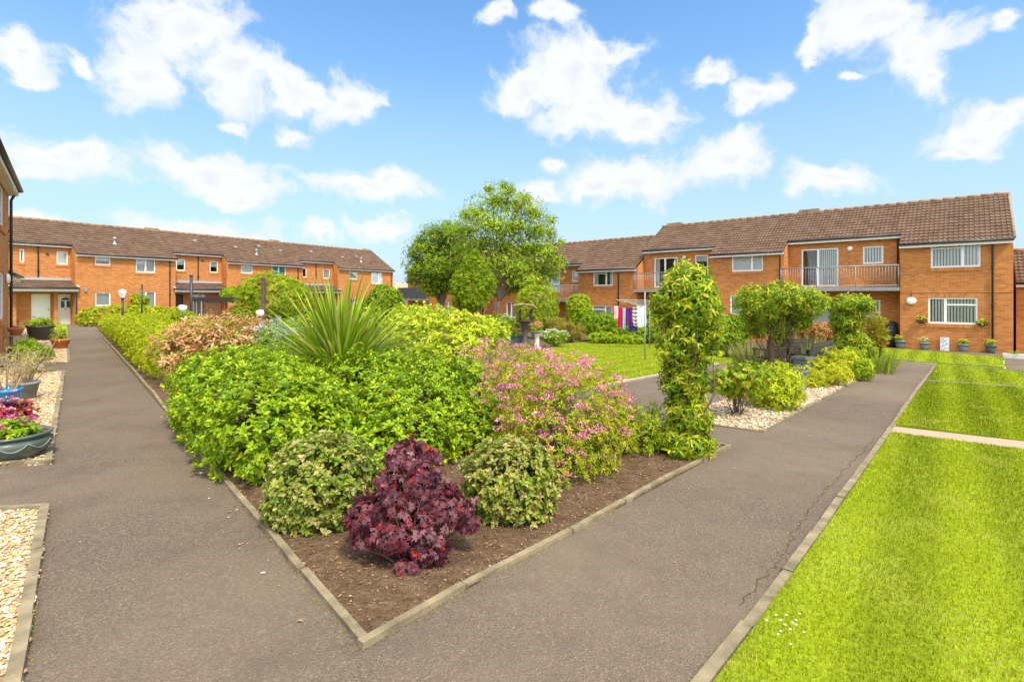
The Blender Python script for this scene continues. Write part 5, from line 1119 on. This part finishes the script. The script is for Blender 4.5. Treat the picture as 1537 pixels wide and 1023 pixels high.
g_ = thing('gnome_ornament', 'small dark red glazed ornament behind the low conifer', 'ornament', on(56, 12.6)); m = MB(); m.lathe([(0, 0), (.1, 0), (.07, .08), (.05, .12), (.1, .2), (.11, .28), (.08, .3), (0, .3)], 14); m.build('urn', plain('red_glaze', (.25, .04, .04), .3), g_)
m = MB(); m.lathe([(.105, .27), (.12, .285), (.105, .3)], 14); m.build('rim', plain('red_glaze_rim', (.18, .03, .03), .3), g_)
def animal(name, lab, loc, rz, s, m_):
    """sitting dog / cat ornament: one body, skinned"""
    q = thing(name, lab, 'statue', loc, rz)
    me = bpy.data.meshes.new('body'); vs = [(0, 0, .06), (0, -.02, .16), (0, -.05, .26), (0, -.07, .33), (0, -.12, .35), (0, -.15, .335), (-.04, -.09, .12), (-.04, -.11, .01), (.04, -.09, .12), (.04, -.11, .01), (-.07, .03, .04), (-.07, -.06, .015), (.07, .03, .04), (.07, -.06, .015), (0, .1, .03), (.05, .15, .02), (-.03, -.06, .385), (.03, -.06, .385)]
    ed = [(0, 1), (1, 2), (2, 3), (3, 4), (4, 5), (2, 6), (6, 7), (2, 8), (8, 9), (0, 10), (10, 11), (0, 12), (12, 13), (0, 14), (14, 15), (3, 16), (3, 17)]
    rd = [.085, .08, .06, .055, .045, .025, .03, .022, .03, .022, .05, .022, .05, .022, .02, .012, .014, .014]
    me.from_pydata([tuple(c*s for c in v) for v in vs], ed, []); o = mesh_obj('body', me, m_, q)
    md = o.modifiers.new('skin', 'SKIN'); 
    for sv, r in zip(me.skin_vertices[0].data, rd): sv.radius = (r*s, r*s)
    me.skin_vertices[0].data[0].use_root = True
    o.modifiers.new('sub', 'SUBSURF').levels = 2; o.modifiers['sub'].render_levels = 2
    return q
animal('dog_statue', 'little brown stone dog ornament sitting on the far gravel', on(67, 12.9), -.5, 1.05, plain('brown_stone', (.14, .09, .055), .8, .35, 12))
animal('dog_statue', 'small paler dog ornament sitting right of the brown one', on(77, 13.2), .6, .9, plain('tan_stone', (.26, .17, .10), .8, .3, 12))
tb_ = thing('plant_stand', 'small wooden plant stand against the left building wall', 'plant stand', on(24, 14.5), .4)
m = MB(); m.box(-.2, .2, -.2, .2, .5, .53); m.build('top', plain('pale_wood', (.42, .30, .15), .8), tb_)
for x in (-.17, .17):
    for y in (-.17, .17): m = MB(); m.tube([(x*1.2, y*1.2, 0), (x, y, .5)], .015, 6); m.build('leg', bpy.data.materials['pale_wood'], tb_)
q = thing('flower_pot', 'orange bowl shaped pot standing on the small wooden stand', 'flower pot', on(24, 14.5)+Vector((0, 0, .53))); m = MB(); m.lathe([(0, 0), (.11, 0), (.17, .15), (.19, .16), (.19, .2), (.16, .2), (0, .18)], 18); m.build('pot', M['terracotta'], q); pot_plant(q, .18, .12, .1, 30, .05, 'mid', [((.5, .12, .05), 3), ((.3, .3, .05), 2)], 408)
sh_ = thing('black_ornament', 'round black ornament by the foot of the left building', 'ornament', on(21, 12.9)); m = MB(); m.lathe([(0, 0), (.08, 0), (.06, .04), (.12, .12), (.14, .2), (.1, .29), (.03, .33), (0, .33)], 16); m.build('body', M['butt'], sh_); m = MB(); m.lathe([(.02, .32), (.035, .36), (.02, .39), (0, .395)], 10); m.build('knob', M['butt'], sh_)
# ------------------------------------------------------------------ posts, lamps and pergola among the hedges
def lamp_post(u, Y, vt, lab):
    p = on(u, Y); h = at(u, vt, Y).z-p.z; q = thing('garden_lamp', lab, 'lamp', p); s = Y/F
    m = MB(); m.tube([(0, 0, 0), (0, 0, h-.42)], [.06, .045], 10); m.lathe([(.11, h-.44), (.12, h-.40), (.07, h-.40)], 10); m.build('post', M['gutter'], q)
    m = MB(); m.lathe([(.10, h-.40), (.18, h-.14), (.17, h-.12), (0, h-.12)], 6, smooth=False); m.build('lantern', M['lampwhite'], q)
    m = MB(); m.lathe([(.19, h-.12), (.12, h-.04), (.02, h), (0, h+.01)], 6, smooth=False); m.build('cap', M['lampwhite'], q); return q
lamp_post(184, 24, 434, 'black garden lamp post with white lantern above the privet hedge')
def pole(u, Y, vt, r, lab, m_='gutter', box=False):
    p = on(u, Y); h = at(u, vt, Y).z-p.z; mb = MB()
    if box: mb.box(-r, r, -r, r, -.1, h); mb.lathe([(r*1.1, h), (r*.8, h+.06), (0, h+.09)], 8)
    else: mb.tube([(0, 0, -.1), (0, 0, h)], r, 8); mb.lathe([(r*1.3, h), (r*1.3, h+.03), (0, h+.05)], 8)
    tag(mb.build('post', M[m_], None, p), lab, 'post')
pole(213, 26, 428, .04, 'slim dark metal post in the far hedge right of the lantern')
pole(287, 20, 414, .055, 'dark post standing in front of the tiled porch')
pole(299, 27, 441, .05, 'short dark post just right of the porch post')
pole(395.5, 13.5, 418, .05, 'brown wooden square post left of the big domed shrub', 'wood', True)
def shade(u, v, Y, r, lab, tilt):
    p = on(u, Y); h = at(u, v, Y).z-p.z; q = thing('garden_light', lab, 'garden light', p, 0, 'white shaded garden lights'); m = MB(); m.tube([(0, 0, 0), (0, 0, h-r*.6)], .012, 6); m.build('stake', M['gutter'], q)
    m = MB(); m.lathe([(r*.55, -r*.8), (r, -r*.2), (r*.98, r*.6), (r*.7, r*.85), (0, r*.9)], 10); R_ = Matrix.Translation((0, 0, h)) @ Matrix.Rotation(tilt, 4, 'Y'); m.v = [tuple(R_ @ Vector(x)) for x in m.v]; m.build('lamp_shade', M['lampwhite'], q)
shade(274, 463, 15.5, .12, 'white shaded garden light above the photinia on its left', .2)
shade(390.5, 470, 12.2, .09, 'white shaded garden light beside the wooden post', -.25)
pg = thing('pergola', 'dark timber pergola with slatted sides before the terrace porch', 'pergola', on(340, 28), .3); w_ = 1.35
m = MB()
for i in range(7): m.box(-w_, w_, -.9+i*.3-.04, -.9+i*.3+.04, 1.72, 1.86)
m.box(-w_-.1, w_+.1, -.98, -.92, 1.70, 1.90); m.box(-w_-.1, w_+.1, .92, .98, 1.70, 1.90); m.build('roof', M['gutter'], pg)
for x in (-w_+.05, w_-.05):
    for y in (-.9, .9): m = MB(); m.box(x-.05, x+.05, y-.05, y+.05, -.1, 1.7); m.build('post', M['wood'], pg)
m = MB()
for i in range(10): m.box(-w_+.15+i*.12, -w_+.2+i*.12, -.92, -.89, .1, 1.7)
m.build('side_slats', M['wood'], pg)
# ------------------------------------------------------------------ sky, sun, camera
SUN_EL, SUN_DIR = math.radians(57), Vector((.50, -.866))
w = bpy.data.worlds.new('World'); bpy.context.scene.world = w; w.use_nodes = True
t = w.node_tree
class WN(NT):
    def __init__(s, t): s.t = t
k = WN(t); bg = t.nodes['Background']
sky = k.n('TexSky', sky_type='NISHITA'); sky.sun_disc = False; sky.sun_elevation = SUN_EL; sky.sun_rotation = math.atan2(SUN_DIR.x, SUN_DIR.y); sky.air_density = 1.0; sky.dust_density = .6; sky.ozone_density = 1.5
gen = k.n('TexCoord').outputs['Generated']; sp = k.n('SeparateXYZ', {0: gen})
az = k.math('ARCTAN2', sp.outputs[0], sp.outputs[1]); el = k.math('ARCSINE', sp.outputs[2])
vec = k.n('CombineXYZ', {0: az, 1: el}).outputs[0]
nw = k.n('TexNoise', {'Vector': k.n('Mapping', {0: vec, 'Scale': (1, 1.25, 1)}).outputs[0], 'Scale': 6.5, 'Detail': 7, 'Roughness': .58})
warp = k.n('VectorMath', {0: nw.outputs['Color'], 1: (.5, .5, .5)}, operation='SUBTRACT').outputs[0]
vec2 = k.n('VectorMath', {0: k.n('VectorMath', {0: warp, 3: .15}, operation='SCALE').outputs[0], 1: vec}, operation='ADD').outputs[0]
CL = [(285, 45, 85, 75), (215, 105, 60, 55), (350, 115, 100, 48), (440, 130, 75, 35), (520, 140, 55, 42), (265, 5, 50, 30), (440, 195, 32, 16), (345, 180, 24, 11),
      (30, 62, 55, 32), (30, 90, 40, 14), (122, 88, 26, 20), (105, 230, 85, 36), (60, 255, 50, 14), (315, 255, 115, 30), (370, 285, 75, 22), (560, 282, 80, 24), (580, 265, 40, 22), (570, 345, 50, 14), (300, 342, 125, 20), (50, 325, 60, 14), (480, 350, 40, 10),
      (860, 115, 80, 58), (900, 165, 105, 38), (790, 135, 60, 34), (900, 75, 60, 25), (960, 175, 60, 28), (1055, 112, 40, 24), (1130, 140, 55, 30), (1120, 165, 22, 18),
      (950, 265, 110, 36), (880, 280, 55, 22), (1090, 242, 52, 34), (820, 285, 36, 16), (825, 245, 18, 12), (1245, 275, 62, 28), (1240, 262, 30, 16), (1310, 35, 90, 42), (1370, 75, 75, 42), (1400, 110, 40, 26), (1230, 70, 28, 18), (1465, 190, 75, 38), (1500, 165, 50, 26), (1430, 215, 36, 16),
      (745, 32, 22, 17), (825, 18, 42, 22), (1505, 45, 22, 17), (1270, 115, 18, 10)]
field = None
def ae(u, v):
    dx = u-CX; return math.atan2(dx, F), math.atan2(HY-v, math.hypot(F, dx))
cl = []
for u, v, ru, rv in CL:
    a0, e0 = ae(u, v); a1, _ = ae(u+ru, v); a2, _ = ae(u-ru, v); _, e1 = ae(u, v-rv); _, e2 = ae(u, v+rv)
    cl.append((a0, e0, (a1-a2)/2, abs(e1-e2)/2))
for a, e, ra, re in cl:
    q = k.n('Mapping', {0: vec2, 'Location': (a, e, 0), 'Scale': (ra, re, 1)}, vector_type='TEXTURE').outputs[0]
    L = k.n('VectorMath', {0: q}, operation='LENGTH').outputs['Value']
    if field is None: field = L
    else:
        field = k.n('Math', {0: field, 1: L, 2: .25}, operation='SMOOTH_MIN').outputs[0]
fine = k.n('TexNoise', {'Vector': vec2, 'Scale': 15.0, 'Detail': 8, 'Roughness': .62}).outputs[0]
fld = k.math('ADD', field, k.math('MULTIPLY', k.math('SUBTRACT', fine, .5), 2.5))
dens = k.n('MapRange', {0: fld, 1: 1.47, 2: .42, 3: 0.0, 4: 1.0}, interpolation_type='SMOOTHERSTEP').outputs[0]
# unseen sky overhead and behind: broken cloud added as soft white fill
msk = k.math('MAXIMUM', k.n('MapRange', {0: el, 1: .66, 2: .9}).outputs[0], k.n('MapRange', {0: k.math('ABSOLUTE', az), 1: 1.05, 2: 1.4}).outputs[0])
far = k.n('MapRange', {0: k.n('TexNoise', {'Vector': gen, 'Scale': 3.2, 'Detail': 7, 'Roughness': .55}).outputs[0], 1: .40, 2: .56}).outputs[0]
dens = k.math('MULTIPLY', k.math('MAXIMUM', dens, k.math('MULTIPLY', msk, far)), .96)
core = k.n('MapRange', {0: k.math('ADD', field, k.math('MULTIPLY', nw.outputs[0], .9)), 1: 1.3, 2: .35, 3: 0.0, 4: 1.0}).outputs[0]
ccol = k.ramp(core, [(0, (CLOUD*.93, CLOUD*.97, CLOUD*1.04)), (.55, (CLOUD, CLOUD*1.01, CLOUD*1.02)), (1, (CLOUD*.83, CLOUD*.87, CLOUD*.94))])
hz = k.ramp(el, [(0, (.92, .92, .92)), (.20, (.55, .55, .55)), (.42, (.12, .12, .12)), (.6, (0, 0, 0))])
ccol = k.mix(msk, ccol, (10, 10, 10))  # unseen cloud set brighter than the visible cloud to lift the fill
tint = k.mix(1.0, sky.outputs[0], SKYT, 'MULTIPLY')
tint = k.mix(hz, tint, (SKYH[0], SKYH[1], SKYH[2]))
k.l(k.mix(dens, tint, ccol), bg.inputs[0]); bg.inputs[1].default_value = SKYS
w.cycles.sampling_method = 'MANUAL'; w.cycles.sample_map_resolution = 512
sun = bpy.data.lights.new('Sun', 'SUN'); sun.energy = SUNS; sun.angle = math.radians(9); sun.color = (1, .91, .74)
so = bpy.data.objects.new('Sun', sun); C.objects.link(so)
sd = Vector((SUN_DIR.x*math.cos(SUN_EL), SUN_DIR.y*math.cos(SUN_EL), math.sin(SUN_EL))); so.rotation_euler = sd.to_track_quat('Z', 'Y').to_euler(); so.location = sd*60
cam = bpy.data.cameras.new('Camera'); cam.sensor_width = 36; cam.lens = F/1537*36; cam.shift_y = -(511.5-HY)/1537; cam.clip_end = 3000; cam.clip_start = .05
co = bpy.data.objects.new('Camera', cam); C.objects.link(co); co.location = (0, 0, CH); co.rotation_euler = (PI/2, 0, 0)
sc = bpy.context.scene; sc.camera = co
sc.view_settings.view_transform = 'Standard'; sc.view_settings.look = 'None'; sc.view_settings.exposure = EXPO; sc.view_settings.gamma = 1
sc.render.engine = 'CYCLES'; sc.cycles.max_bounces = 8; sc.cycles.diffuse_bounces = 4; sc.cycles.transparent_max_bounces = 12; sc.cycles.caustics_reflective = False; sc.cycles.caustics_refractive = False
sc.cycles.use_denoising = True
